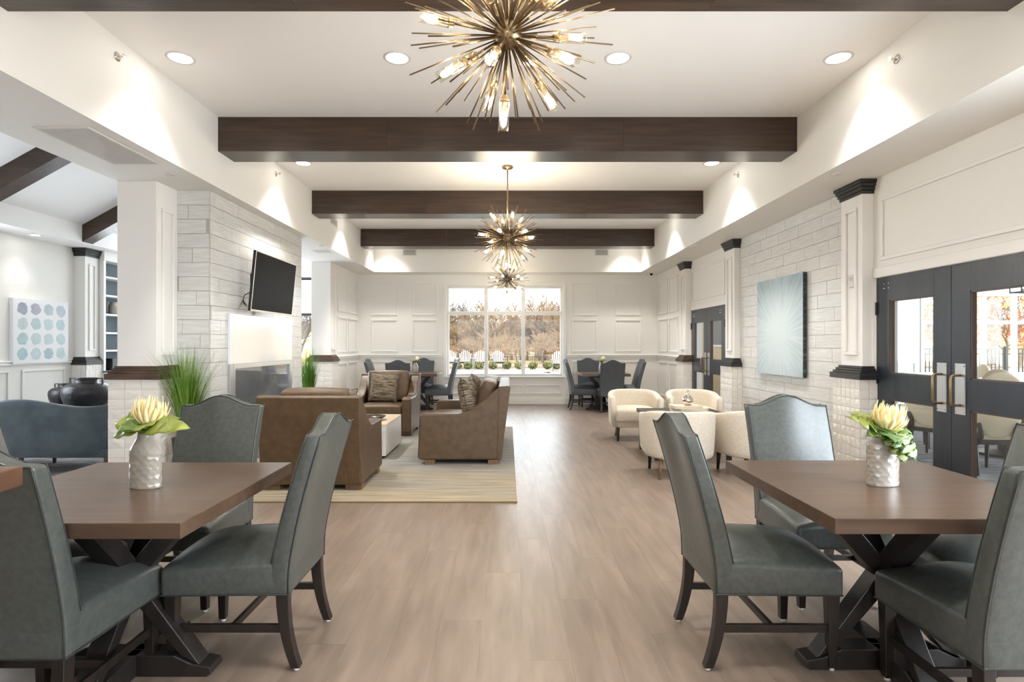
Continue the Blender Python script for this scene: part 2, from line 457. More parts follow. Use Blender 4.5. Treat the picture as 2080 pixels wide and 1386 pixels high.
# ---- mouldings
def frame_on(parent, plane, u0, u1, v0, v1, at, wd=0.035, th=0.018, name='panel_moulding', m=m_trim):
    """rectangular moulding on plane 'y-' (faces -Y), 'x-' (faces -X) or 'x+' (faces +X)"""
    b = MB()
    for a0, a1, c0, c1 in ((u0, u1, v0, v0 + wd), (u0, u1, v1 - wd, v1), (u0, u0 + wd, v0 + wd, v1 - wd), (u1 - wd, u1, v0 + wd, v1 - wd)):
        if plane == 'y-': b.box(a0, a1, at - th, at, c0, c1)
        elif plane == 'x-': b.box(at - th, at, a0, a1, c0, c1)
        else: b.box(at, at + th, a0, a1, c0, c1)
    return b.build(name, m, parent, bevel=0.006)
def px(x, Y=YB): return (x - 1031.0) * Y / F
def pz(y, Y=YB): return EYE - (y - 699.0) * Y / F
for x0, x1 in ((754, 808), (837, 888), (1161, 1213), (1249, 1302)):
    frame_on(wall_back, 'y-', px(x0), px(x1), pz(641), pz(575), YB)
    frame_on(wall_back, 'y-', px(x0), px(x1), pz(715), pz(649), YB)
    frame_on(wall_back, 'y-', px(x0), px(x1), pz(801), pz(733), YB)
for x0, x1 in ((912, 978), (984, 1062), (1068, 1140)):
    frame_on(wall_back, 'y-', px(x0), px(x1), pz(801), pz(781), YB)
# chair rails, baseboards
def rail(name, boxes, label, m=m_trim):
    b = MB()
    for q in boxes: b.box(*q)
    return struct(b.build(name, m, bevel=0.006), label, 'trim')
rail('trim_1', [(-3.335, WIN[0] - 0.10, YB - 0.03, YB, 1.045, 1.09), (-3.335, WIN[0] - 0.1, YB - 0.045, YB, 1.09, 1.115)], 'white chair rail left of the picture window')
rail('trim_2', [(WIN[1] + 0.10, 3.35, YB - 0.03, YB, 1.045, 1.09), (WIN[1] + 0.1, 3.35, YB - 0.045, YB, 1.09, 1.115)], 'white chair rail right of the picture window')
rail('trim_3', [(3.32, 3.35, 11.0, YB - 0.05, 1.045, 1.09), (3.305, 3.35, 11.0, YB - 0.05, 1.09, 1.115)], 'white chair rail on the far right side wall')
rail('trim_4', [(-3.335, -3.305, 11.0, YB - 0.05, 1.045, 1.09), (-3.335, -3.29, 11.0, YB - 0.05, 1.09, 1.115)], 'white chair rail on the wall stub left of the window')
rail('baseboard_back', [(-3.335, 3.35, YB - 0.018, YB, 0, 0.13), (-3.335, 3.35, YB - 0.012, YB, 0.13, 0.15)], 'tall white baseboard under the picture window')
rail('baseboard_right', [(3.332, 3.35, 11.05, YB, 0, 0.14)], 'white baseboard of the far right side wall')
rail('baseboard_left', [(-3.335, -3.317, 11.05, YB, 0, 0.14)], 'white baseboard of the wall stub left of the window')
for y0, y1 in ((11.12, 11.72), (11.84, 12.5)):
    for sgn, at, par, pl in ((1, 3.35, wall_right_b, 'x-'), (-1, -3.335, wall_left_b, 'x+')):
        frame_on(par, pl, y0, y1, 1.18, 1.90, at); frame_on(par, pl, y0, y1, 2.0, 2.72, at); frame_on(par, pl, y0, y1, 0.22, 0.98, at)
frame_on(wall_right, 'x-', 3.55, 5.24, 2.12, 2.70, XR)
frame_on(wall_right, 'x-', 9.0, 10.6, 2.14, 2.72, XR)
rail('trim_5', [(XR - 0.02, XR, 3.40, 5.34, 1.967, 2.06), (XR - 0.02, XR, 3.40, 3.518, 0, 1.967)], 'white casing around the near double doors')
rail('trim_6', [(XR - 0.02, XR, 8.73, 10.66, 1.977, 2.06)], 'white casing above the far double doors')

# ---- windows
def window(name, hole, y, label, nx, ztr, shade=False, cas=True):
    x0, x1, z0, z1 = hole
    root = struct(empty(name, ((x0 + x1) / 2, y, z0)), label, 'window')
    ox, oy, oz = (x0 + x1) / 2, y, z0
    def bx(nm, a, c, d, e, f, g, m=m_trim, bev=0.004):
        return MB().box(a - ox, c - ox, d - oy, e - oy, f - oz, g - oz).build(nm, m, root, bevel=bev)
    if cas:
        c = 0.07
        b = MB()
        for a, e, f, g in ((x0 - c, x1 + c, z1, z1 + c), (x0 - c, x0, z0, z1), (x1, x1 + c, z0, z1)):
            b.box(a - ox, e - ox, -0.022, 0, f - oz, g - oz)
        b.build('casing', m_trim, root, bevel=0.005)
        bx('sill', x0 - c, x1 + c, y - 0.06, y + 0.1, z0 - 0.035, z0, bev=0.008)
    fr = 0.05
    for nm, a, e, f, g in (('frame_rail', x0, x1, z0, z0 + fr), ('frame_rail', x0, x1, z1 - fr, z1), ('frame_stile', x0, x0 + fr, z0 + fr, z1 - fr), ('frame_stile', x1 - fr, x1, z0 + fr, z1 - fr)):
        bx(nm, a, e, y + 0.05, y + 0.14, f, g)
    xs = [x0 + fr + (x1 - x0 - 2 * fr) * i / nx for i in range(nx + 1)]
    mu = 0.042
    for x in xs[1:-1]: bx('mullion', x - mu, x + mu, y + 0.05, y + 0.14, z0 + fr, z1 - fr)
    zs = [z0 + fr] + ([ztr] if ztr else []) + [z1 - fr]
    for a, c2 in zip(xs, xs[1:]):
        a2 = a + (mu if a > xs[0] else 0); c3 = c2 - (mu if c2 < xs[-1] else 0)
        if ztr: bx('transom', a2, c3, y + 0.05, y + 0.14, ztr - 0.042, ztr + 0.042)
        for f, g in zip(zs, zs[1:]):
            f2 = f + (0.042 if f == ztr else 0); g2 = g - (0.042 if g == ztr else 0)
            bx('pane', a2, c3, y + 0.09, y + 0.096, f2, g2, m_glass, 0)
    return root
window('window_1', WIN, YB, 'large six pane picture window with white frame in the end wall', 3, pz(636))
sw = window('window_2', SWIN, YB, 'side room window with a half lowered white roller blind', 3, None)
window('window_3', HWIN, YB, 'wide gridded window of the dining hall seen through the near doors', 7, pz(655))
bl = thing('roller_blind', 'white roller blind with dark top and bottom bars behind the fireplace wall', 'blind', (-5.13, YB - 0.06, 1.99))
MB().box(-1.2, 1.2, 0, 0.006, 0.04, 0.79).build('blind_fabric', m_cloth, bl)
MB().box(-1.22, 1.22, -0.02, 0.03, 0.78, 0.84).build('cassette', m_dark, bl, bevel=0.004)
MB().box(-1.2, 1.2, -0.008, 0.014, -0.01, 0.045).build('hem_bar', m_dark, bl, bevel=0.004)

# ---- doors
def door(name, label, y0, y1, handle_at, ztop, hinge_at):
    """leaf in the right wall from y0 to y1; handle_at = y of the plate centre"""
    root = struct(empty(name, (XR, (y0 + y1) / 2, 0)), label, 'door')
    oy = (y0 + y1) / 2; x0, x1 = 0.0, 0.045
    st = 0.18 * (y1 - y0) / 0.896
    a, c = y0 + 0.002 - oy, y1 - 0.002 - oy
    MB().box(x0, x1, a, a + st, 0.01, ztop).build('stile', m_door, root, bevel=0.002)
    MB().box(x0, x1, c - st, c, 0.01, ztop).build('stile', m_door, root, bevel=0.002)
    for z0, z1 in ((0.01, 0.24), (0.85, 1.08), (1.748, ztop)):
        MB().box(x0, x1, a + st, c - st, z0, z1).build('rail', m_door, root)
    for z0, z1 in ((0.24, 0.85), (1.08, 1.748)):
        b = MB()
        e = 0.012
        b.box(x0 + 0.004, x1 - 0.004, a + st, a + st + e, z0, z1).box(x0 + 0.004, x1 - 0.004, c - st - e, c - st, z0, z1)
        b.box(x0 + 0.004, x1 - 0.004, a + st, c - st, z0, z0 + e).box(x0 + 0.004, x1 - 0.004, a + st, c - st, z1 - e, z1)
        b.build('glazing_bead', m_doorin, root)
        MB().box(0.02, 0.026, a + st + e, c - st - e, z0 + e, z1 - e).build('glass_pane', m_dglass, root)
    h = handle_at - oy
    pl = MB().box(-0.004, 0, h - 0.05, h + 0.05, 0.81, 1.20).build('push_plate', m_steel, root)
    for z in (0.83, 1.18):
        for q in (-0.04, 0.04):
            MB().lathe([(0.004, 0), (0.004, 0.003)], 8).build('screw', m_chrome, pl, loc=(-0.004, h + q, z), rot=(0, R(-90), 0))
    MB().tube([(0, h + 0.0, 1.11), (-0.05, h, 1.11), (-0.068, h, 1.104), (-0.075, h, 1.085), (-0.075, h, 0.905), (-0.068, h, 0.886), (-0.05, h, 0.88), (0, h, 0.88)], 0.0105, 8).build('pull_handle', m_bronze, root, smooth=True)
    yh = (hinge_at - oy)
    for z in (1.62, 0.98, 0.2):
        MB().box(-0.012, 0.03, yh - 0.012, yh + 0.012, z, z + 0.12).build('hinge', m_dark, root)
    for q in (-0.03, 0.03):
        for z in (1.86, 1.90):
            MB().lathe([(0.008, 0), (0.007, 0.004), (0.0001, 0.005)], 10).build('bolt', m_chrome, root, loc=(0, (c - 0.14 if hinge_at > oy else a + 0.2) + q, z), rot=(0, R(-90), 0))
    return root
door('door_1', 'dark glazed door leaf nearest to the white relief column', 4.416, 5.312, 4.508, 1.962, 5.30)
door('door_2', 'dark glazed door leaf at the right edge of the view', 3.52, 4.416, 4.324, 1.962, 3.53)
door('door_3', 'dark glazed door leaf of the far pair, beside the far corner', 9.825, 10.66, 9.91, 1.972, 10.65)
door('door_4', 'dark glazed door leaf of the far pair, beside the stone tile wall', 8.99, 9.825, 9.74, 1.972, 9.0)

# ---- stone tile walls
tm = {}
def tile_mesh(ln, ht):
    k = (round(ln, 3), round(ht, 3))
    if k not in tm:
        b = MB(); e = 0.002
        b.box(-ln / 2 + e, ln / 2 - e, -0.006, 0.006, -ht / 2 + e, ht / 2 - e)
        tm[k] = b.mesh('stone_tile', m_tile)
    return tm[k]
def tile_field(parent, o, udir, length, z0, z1, rot, rows, tl=0.50, skip=None, ph=0.0, normal=(0, 0, 0)):
    o = Vector(o); udir = Vector(udir)
    ht = (z1 - z0) / rows
    for r in range(rows):
        u = -((r * 0.36 + ph) % 1.0) * tl
        while u < length:
            a, c = max(u, 0), min(u + tl, length)
            if c - a > 0.03:
                zc = z0 + ht * (r + 0.5); mid = (a + c) / 2
                if not (skip and skip(a, c, zc - ht / 2, zc + ht / 2)):
                    p = o + udir * mid + Vector((0, 0, zc)) + Vector(normal) * random.uniform(0, 0.002)
                    put('stone_tile', tile_mesh(c - a, ht), parent, loc=p, rot=(0, 0, rot))
            u += tl
fw = MB().box(-3.71, -3.018, 5.73, 8.26, 0, 2.95).build('wall_fireplace', m_grout)
struct(fw, 'pale stone tiled chimney wall with the television', 'wall')
tile_field(fw, (-3.012, 5.73, 0), (0, 1, 0), 2.53, 0, SOF, R(90), 20, skip=lambda a, c, z0, z1: a > 0.36 and c < 2.08 and z1 < 1.66, normal=(1, 0, 0))
tile_field(fw, (-3.335, 5.724, 0), (1, 0, 0), 0.317, 0, SOF, 0, 20, ph=0.3, normal=(0, -1, 0))
tile_field(fw, (-3.71, 8.266, 0), (1, 0, 0), 0.692, 0, SOF, 0, 20, ph=0.1)
tw = MB().box(XR - 0.012, XR, 5.69, 8.37, 0, SOF).build('wall_stone_feature', m_grout)
struct(tw, 'pale stone tiled feature wall behind the abstract canvas', 'wall')
tile_field(tw, (XR - 0.014, 5.69, 0), (0, 1, 0), 2.68, 0, SOF, R(90), 20, ph=0.5, normal=(-1, 0, 0))

# ---- columns with relief tile bases
bk = {}
def brick_mesh(wd, ht, var):
    k = (round(wd, 3), round(ht, 3), var)
    if k not in bk:
        rs = random.Random(var * 13 + 5); g = 0.0016
        z0, z1 = -ht / 2 + g, ht / 2 - g; a, c = -wd / 2 + g, wd / 2 - g
        t = [rs.uniform(0.004, 0.0075) for _ in range(4)]; tcen = rs.uniform(0.006, 0.011)
        vs = [(a, 0, z0), (c, 0, z0), (c, 0, z1), (a, 0, z1), (a, -t[0], z0), (c, -t[1], z0), (c, -t[2], z1), (a, -t[3], z1), (rs.uniform(-.2, .2) * wd, -tcen, rs.uniform(-.2, .2) * ht)]
        b = MB().add(vs, [(4, 5, 8), (5, 6, 8), (6, 7, 8), (7, 4, 8), (0, 1, 5, 4), (1, 2, 6, 5), (2, 3, 7, 6), (3, 0, 4, 7)])
        bk[k] = b.mesh('relief_tile', m_brick)
    return bk[k]
def relief(parent, o, udir, length, z0, z1, rot, cols, rows):
    o = Vector(o); u = Vector(udir); cw = length / cols; ht = (z1 - z0) / rows
    for r in range(rows):
        for q in range(cols):
            put('relief_tile', brick_mesh(cw, ht, (r * 7 + q * 3) % 6), parent, loc=o + u * (cw * (q + 0.5)) + Vector((0, 0, z0 + ht * (r + 0.5))), rot=(0, 0, rot))
def stepped(b, x0, x1, y0, y1, z0, z1, out, sx0, sx1, sy0, sy1, up=True, n=3):
    """stack of steps growing outward; s** = 1 where that side may grow"""
    for i in range(n):
        f = (i + 1) / n if up else (n - i) / n
        g = out * f
        b.box(x0 - g * sx0, x1 + g * sx1, y0 - g * sy0, y1 + g * sy1, z0 + (z1 - z0) * i / n, z0 + (z1 - z0) * (i + 1) / n)
def column(label, x0, x1, y0, y1, sides, mcap, mband, cap=True, wallside='right', cell=0.07):
    """x0..x1,y0..y1 shaft; sides = faces that get a recessed panel; the column touches its wall on +x (right) or on +y"""
    cx, cy = (x0 + x1) / 2, (y0 + y1) / 2
    root = thing('column', label, 'column', (cx, cy, 0), kind='structure')
    X0, X1, Y0, Y1 = x0 - cx, x1 - cx, y0 - cy, y1 - cy
    sx0 = 1 if wallside != 'left' else 0; sx1 = 1 if wallside in ('left', 'none') else 0
    sy1 = 1 if wallside in ('right', 'left') else 0
    MB().box(X0, X1, Y0, Y1, 1.13, SOF if not cap else 2.78).build('shaft', m_trim, root, bevel=0.004)
    if cap:
        b = MB(); stepped(b, X0, X1, Y0, Y1, 2.77, SOF, 0.05, sx0, sx1, 1, sy1, True, 4); b.build('capital', mcap, root, bevel=0.004)
    b = MB()
    g = 0.05
    b.box(X0 - 0.075 * sx0, X1 + 0.075 * sx1, Y0 - 0.075, Y1 + 0.075 * sy1, 1.015, 1.07)
    stepped(b, X0, X1, Y0, Y1, 1.07, 1.14, 0.055, sx0, sx1, 1, sy1, False, 3)
    b.build('dado_band', mband, root, bevel=0.004)
    bx0, bx1, by0, by1 = X0 - g * sx0, X1 + g * sx1, Y0 - g, Y1 + g * sy1
    MB().box(bx0 + 0.001, bx1 - 0.001, by0 + 0.001, by1, 0, 1.015).build('base_core', m_brick_g, root)
    relief(root, (bx0, by0, 0), (1, 0, 0), bx1 - bx0, 0, 1.015, 0, max(2, round((bx1 - bx0) / cell)), 11)
    if sx0 and 'x-' in sides: relief(root, (bx0, by1, 0), (0, -1, 0), by1 - by0, 0, 1.015, R(-90), max(2, round((by1 - by0) / cell)), 11)
    if sx1 or 'x+' in sides: relief(root, (bx1, by0, 0), (0, 1, 0), by1 - by0, 0, 1.015, R(90), max(2, round((by1 - by0) / cell)), 11)
    for s in sides:
        w0, w1 = Y0 + 0.075, Y1 - 0.075
        if s == 'x-': frame_on(root, 'x-', w0, w1, 1.24, 2.66, X0, 0.03, 0.02)
        if s == 'x+': frame_on(root, 'x+', w0, w1, 1.24, 2.66, X1, 0.03, 0.02)
    return root
column('white column with black capital beside the near glazed doors', 3.352, XR, 5.35, 5.69, ['x-'], m_cap, m_cap)
column('white column between the stone feature wall and the far doors', 3.352, XR, 8.37, 8.72, ['x-'], m_cap, m_cap)
column('white column with dark capital next to the far right corner', 3.352, XR, 10.67, 10.99, ['x-'], m_cap, m_band)
column('broad cream column with brown band beside the tall grass plant', -3.71, -3.335, 5.38, 5.725, ['x+'], m_cap, m_band, cap=False, wallside='none', cell=0.15)
column('cream column with brown band beyond the fireplace wall', -3.70, -3.335, 10.67, 11.0, ['x+'], m_cap, m_band, cap=False, wallside='none', cell=0.15)
column('slim white column beside the side room bookcase', -7.0, -6.82, 9.14, 9.44, ['x+'], m_cap, m_cap, wallside='left')

# ---- side room wainscot and bookcase
frame_on(wall_side, 'x+', 7.15, 7.95, 0.25, 0.98, XS); frame_on(wall_side, 'x+', 8.15, 8.95, 0.25, 0.98, XS); pass
rail('trim_7', [(XS, XS + 0.03, -5.9, 9.06, 1.045, 1.09), (XS, XS + 0.045, -5.9, 9.06, 1.09, 1.115)], 'white chair rail under the dotted canvas')
rail('baseboard_side', [(XS, XS + 0.018, -5.9, 9.06, 0, 0.15)], 'white baseboard of the side room wall')
bc = thing('bookcase', 'white built-in bookcase with slate blue back in the side room', 'bookcase', (-6.9, 9.97, 0))
m_slate = mat('slate_back', C(74, 88, 98), 0.6, col2=C(92, 106, 114), nscale=3)
bc_y = (-0.52, 0.52)
MB().box(-0.095, -0.08, -0.52, 0.52, 0.9, 2.75).build('back_panel', m_slate, bc)
for y in (-0.52, 0.47): MB().box(-0.08, 0.16, y, y + 0.05, 0.9, 2.75).build('side_panel', m_trim, bc)
MB().box(-0.08, 0.17, -0.52, 0.52, 2.75, SOF).build('cornice', m_trim, bc)
for z in (1.22, 1.52, 1.83, 2.15, 2.46): MB().box(-0.08, 0.15, -0.47, 0.47, z, z + 0.03).build('shelf', m_trim, bc)
MB().box(-0.09, 0.24, -0.52, 0.52, 0.87, 0.9).build('counter', m_slate, bc)
MB().box(-0.09, 0.22, -0.52, 0.52, 0.0, 0.87).build('base_cabinet', m_trim, bc)
for y in (-0.5, 0.01):
    d = MB().box(0.22, 0.24, y, y + 0.49, 0.08, 0.83).build('cabinet_door', m_trim, bc, bevel=0.004)
o = MB().lathe([(0.06, 0), (0.085, 0.05), (0.08, 0.15), (0.05, 0.19), (0.055, 0.22)], 20).build('jug', m_white, smooth=True, loc=(-6.86, 9.86, 1.86)); tag(o, 'white ceramic jug on the middle bookcase shelf', 'jug')
o = MB().lathe([(0.05, 0), (0.06, 0.05), (0.055, 0.2), (0.05, 0.21)], 16).build('dark_canister', m_black, smooth=True, loc=(-6.86, 9.62, 1.86)); tag(o, 'dark canister beside the white jug on the bookcase', 'canister')
o = MB().box(-0.07, 0.07, -0.1, 0.1, 0, 0.2).build('woven_box', m_black, bevel=0.01, loc=(-6.84, 9.8, 0.901)); tag(o, 'dark storage box on the bookcase counter', 'box')

# ---- soffit fittings
def grille(label, loc, rot, wd, ht, n, name='air_vent'):
    root = thing(name, label, 'vent', loc); root.rotation_euler = rot
    b = MB(); e = 0.02
    b.box(-wd / 2, wd / 2, -0.008, 0, -ht / 2, -ht / 2 + e).box(-wd / 2, wd / 2, -0.008, 0, ht / 2 - e, ht / 2)
    b.box(-wd / 2, -wd / 2 + e, -0.008, 0, -ht / 2 + e, ht / 2 - e).box(wd / 2 - e, wd / 2, -0.008, 0, -ht / 2 + e, ht / 2 - e)
    b.build('frame', m_grille, root)
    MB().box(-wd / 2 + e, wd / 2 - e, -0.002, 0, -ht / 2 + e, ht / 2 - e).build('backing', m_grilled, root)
    me = MB().box(-wd / 2 + e, wd / 2 - e, -0.006, -0.003, -0.25 * (ht - 2 * e) / n, 0.25 * (ht - 2 * e) / n, Matrix.Rotation(R(0), 4, 'X')).mesh('slat', m_grille)
    for i in range(n):
        put('slat', me, root, loc=(0, 0, -ht / 2 + e + (ht - 2 * e) * (i + 0.5) / n))
    return root
grille('slotted white air vent above the window, left of the chandeliers', (px(832, 12.2), 12.2, pz(513, 12.2)), (0, 0, 0), 0.30, 0.15, 6)
grille('slotted white air vent above the window, right of the chandeliers', (px(1222, 12.2), 12.2, pz(513, 12.2)), (0, 0, 0), 0.30, 0.15, 6)
grille('slotted air vent on the left tray wall behind the third beam', (-XT, 9.35, pz(451, 9.35)), (0, 0, R(90)), 0.36, 0.13, 6)
grille('large white return grille in the left soffit', (-3.19, 4.45, SOF), (R(90), 0, R(90)), 0.83, 0.40, 26)
grille('small square supply vent in the soffit beyond the fireplace', (-3.1, 9.45, SOF), (R(90), 0, 0), 0.24, 0.24, 6)

def disc(label, loc, r, name, m, cat):
    o = MB().lathe([(r, 0), (r * 0.96, -0.008), (0.0001, -0.010)], 20).build(name, m, smooth=True, loc=loc); return tag(o, label, cat)
disc('flat white smoke detector in the soffit near the left column', (px(346, 5.15), 5.15, SOF), 0.05, 'smoke_detector', m_grille, 'detector')
disc('flat white sprinkler cover in the right soffit near the first column', (px(1699, 5.15), 5.15, SOF), 0.05, 'sprinkler_cover', m_grille, 'sprinkler')
disc('flat white sprinkler cover in the right soffit between far columns', (px(1408, 9.0), 9.0, SOF), 0.05, 'sprinkler_cover', m_grille, 'sprinkler')
disc('flat white sprinkler cover in the left soffit beyond the television', (px(651, 8.9), 8.9, SOF), 0.05, 'sprinkler_cover', m_grille, 'sprinkler')

def sprinkler(label, px_, py_, sgn, Y):
    root = thing('wall_sprinkler', label, 'sprinkler', (sgn * XT, Y, EYE + (699 - py_) * Y / F), 0 if sgn < 0 else R(180))
    MB().lathe([(0.036, 0), (0.034, 0.006), (0.02, 0.01)], 16).build('escutcheon', m_chrome, root, smooth=True, rot=(0, R(90), 0))
    MB().tube([(0.005, 0, 0), (0.05, 0, 0)], 0.009, 8).build('spray_head', m_chrome, root)
    MB().box(0.05, 0.054, -0.016, 0.016, -0.003, 0.014).build('deflector', m_chrome, root)
sprinkler('chrome sidewall sprinkler on the near left tray face', 238, 115, -1, 2.87 * F / (1031 - 238))
sprinkler('chrome sidewall sprinkler on the near right tray face', 1822, 120, 1, 2.87 * F / (1822 - 1031))
sprinkler('chrome sidewall sprinkler on the left tray face under beam two', 560, 353, -1, 2.87 * F / (1031 - 560))
sprinkler('chrome sidewall sprinkler on the right tray face under beam two', 1500, 355, 1, 2.87 * F / (1500 - 1031))
sprinkler('chrome sidewall sprinkler on the left tray face by the last beam', 752, 506, -1, 2.87 * F / (1031 - 752))

# camera dome in the far corner
dc = thing('security_camera', 'small black dome camera under the soffit in the far right corner', 'camera', (px(1323, 12.3), 12.3, SOF))
MB().lathe([(0.035, 0), (0.035, -0.02)], 16).build('mount', m_grille, dc)
MB().lathe([(0.032, -0.02), (0.028, -0.045), (0.015, -0.06), (0.0001, -0.064)], 16).build('dome', m_tvs, dc, smooth=True)

def downlight(label, x, y, z, power, spot=100, r=0.085, blend=1.0):
    root = thing('recessed_light', label, 'light', (x, y, z), group='recessed ceiling lights')
    MB().lathe([(r + 0.022, 0), (r + 0.018, -0.006), (r, -0.005), (r, 0.0)], 28, cap=False).build('trim_ring', m_grille, root, smooth=True)
    MB().lathe([(r, -0.001), (0.0001, -0.0015)], 28, cap=False).build('lens', m_lens, root)
    add_light('downlight_lamp', 'SPOT', (0, 0, -0.03), (0, 0, 0), power, (1.0, 0.95, 0.88), spot=spot, blend=blend, radius=0.10, parent=root)
    return root
DL = 80
downlight('round recessed light left of the near chandelier, by the tray edge', -2.57, 4.45, CEIL, DL)
downlight('round recessed light just left of the near chandelier', -0.868, 4.45, CEIL, DL * 0.8)
downlight('round recessed light just right of the near chandelier', 0.868, 4.45, CEIL, DL * 0.8)
downlight('round recessed light right of the near chandelier, by the tray edge', 2.60, 4.45, CEIL, DL)
for y, w_ in ((7.04, 'behind the second beam'), (9.75, 'behind the third beam'), (11.85, 'behind the last beam'), (1.75, 'above the viewer'), (-1.0, 'behind the viewer'), (-3.7, 'far behind the viewer')):
    downlight('recessed light ' + w_ + ' on the left tray side', -2.54, y, CEIL, DL * (0.8 if y > 11 else 2.2 if y > 9 else 2.0 if y < 0 else 0.5 if y < 3 else 1.5))
    downlight('recessed light ' + w_ + ' on the right tray side', 2.54, y, CEIL, DL * (0.8 if y > 11 else 2.2 if y > 9 else 2.0 if y < 0 else 0.5 if y < 3 else 1.5))
for y, w_ in ((1.75, 'above the viewer'), (-1.0, 'behind the viewer'), (-3.7, 'far behind the viewer')):
    downlight('inner recessed light ' + w_ + ', left', -0.868, y, CEIL, DL * 0.5)
    downlight('inner recessed light ' + w_ + ', right', 0.868, y, CEIL, DL * 0.5)
downlight('recessed light over the dotted canvas in the side room ledge', -6.72, 8.05, SOF, 9, spot=100, r=0.06)
downlight('recessed light in the side room ledge nearer the viewer', -6.72, 5.6, SOF, 9, spot=100, r=0.06)

# ================================================================== DINING CHAIRS AND TABLES
def smooth01(t): t = max(0.0, min(1.0, t)); return t * t * (3 - 2 * t)
def make_chair(label, group, m_up, m_pp):
    root = thing('dining_chair', label, 'chair', group=group)
    # seat: crowned cushion, front at +y
    def wseat(x, y, z):
        k = (1 - (x / 0.24) ** 2) * (1 - (y / 0.27) ** 4)
        if z > 0: z += 0.074 * max(k, 0) - 0.012 * (y / 0.25)
        wd = 1.0 + 0.03 * (y / 0.25)
        return (x * wd, y, z)
    MB().rbox(0.238, 0.262, 0.067, 0.022, (8, 8, 2), (0, -0.005, 0.377), wseat).build('seat', m_up, root, smooth=True)
    # back: leaning, curved, camel top
    H = 0.37
    def wback(x, y, z):
        t = (z + H) / (2 * H)                    # 0 bottom .. 1 top
        top = 0.978 + 0.062 * (0.5 + 0.5 * math.cos(math.pi * min(1.0, abs(x) / 0.19)))
        zz = 0.315 + t * (top - 0.315)
        lean = -0.222 - 0.018 * t - 0.158 * max(0, (t - 0.12)) ** 1.35
        th = 1.0 - 0.28 * t
        bul = 0.012 * (1 - (x / 0.24) ** 2) if y > 0 else 0
        return (x * (1.0 - 0.035 * (1 - t)), lean + y * th + bul, zz)
    bk_ = MB().rbox(0.24, 0.043, H, 0.016, (8, 1, 10), (0, 0, 0), wback).build('backrest', m_up, root, smooth=True)
    # piping on the rear edges of the back
    pts = []
    for i in range(13): pts.append(wback(-0.236, -0.041, -H + 2 * H * i / 12))
    for i in range(1, 16): pts.append(wback(-0.236 + 0.472 * i / 16, -0.041, H - 0.002))
    for i in range(13): pts.append(wback(0.236, -0.041, H - 2 * H * i / 12))
    MB().tube(pts, 0.0035, 5).build('piping', m_pp, bk_, smooth=True)
    pts = []
    for i in range(13): pts.append(wback(-0.236, 0.040, -H * 0.6 + 1.6 * H * i / 12))
    for i in range(1, 16): pts.append(wback(-0.236 + 0.472 * i / 16, 0.040, H - 0.002))
    for i in range(13): pts.append(wback(0.236, 0.040, H - 1.6 * H * i / 12))
    MB().tube(pts, 0.003, 5).build('piping', m_pp, bk_, smooth=True)
    pt2 = [(-0.231, -0.262, 0.320), (-0.241, 0.251, 0.320), (0.241, 0.251, 0.320), (0.231, -0.262, 0.320)]
    MB().loop_tube([Vector(pt2[i]).lerp(Vector(pt2[(i + 1) % 4]), k / 6) for i in range(4) for k in range(6)], 0.0035, 5).build('welt', m_pp, root)
    # legs
    for sx in (-1, 1):
        b = MB()
        a, c = 0.024, 0.016
        x, y = sx * 0.208, 0.222
        b.add([(x - a, y - a, 0.32), (x + a, y - a, 0.32), (x + a, y + a, 0.32), (x - a, y + a, 0.32), (x - c, y - c, 0.012), (x + c, y - c, 0.012), (x + c, y + c, 0.012), (x - c, y + c, 0.012)],
              [(0, 1, 2, 3), (7, 6, 5, 4), (0, 4, 5, 1), (1, 5, 6, 2), (2, 6, 7, 3), (3, 7, 4, 0)])
        g = b.build('leg', m_leg, root, bevel=0.003)
        MB().lathe([(0.011, 0), (0.011, 0.013)], 10).build('glide', m_grille, g, loc=(x, y, 0))
        x = sx * 0.205; b = MB(); prof = []
        for i in range(9):
            t = i / 8; z = 0.33 * (1 - t) + 0.012 * t
            yc = -0.235 - 0.055 * t ** 2.2; wd = 0.026 * (1 - t) + 0.018 * t
            prof.append((yc, z, wd))
        vs = []; fs = []
        for yc, z, wd in prof:
            vs += [(x - 0.02, yc - wd, z), (x + 0.02, yc - wd, z), (x + 0.02, yc + wd, z), (x - 0.02, yc + wd, z)]
        for i in range(8):
            for k in range(4):
                k2 = (k + 1) % 4
                fs.append((i * 4 + k, (i + 1) * 4 + k, (i + 1) * 4 + k2, i * 4 + k2))
        fs += [(0, 1, 2, 3), (35, 34, 33, 32)]
        g = b.add(vs, fs).build('leg', m_leg, root, bevel=0.003)
        MB().lathe([(0.011, 0), (0.011, 0.013)], 10).build('glide', m_grille, g, loc=(x, -0.29, 0))
        MB().box(sx * 0.206 - 0.009, sx * 0.206 + 0.009, -0.245, 0.215, 0.155, 0.188).build('stretcher', m_leg, root, bevel=0.002)
    MB().box(-0.197, 0.197, -0.03, -0.012, 0.157, 0.186).build('stretcher', m_leg, root, bevel=0.002)
    return root

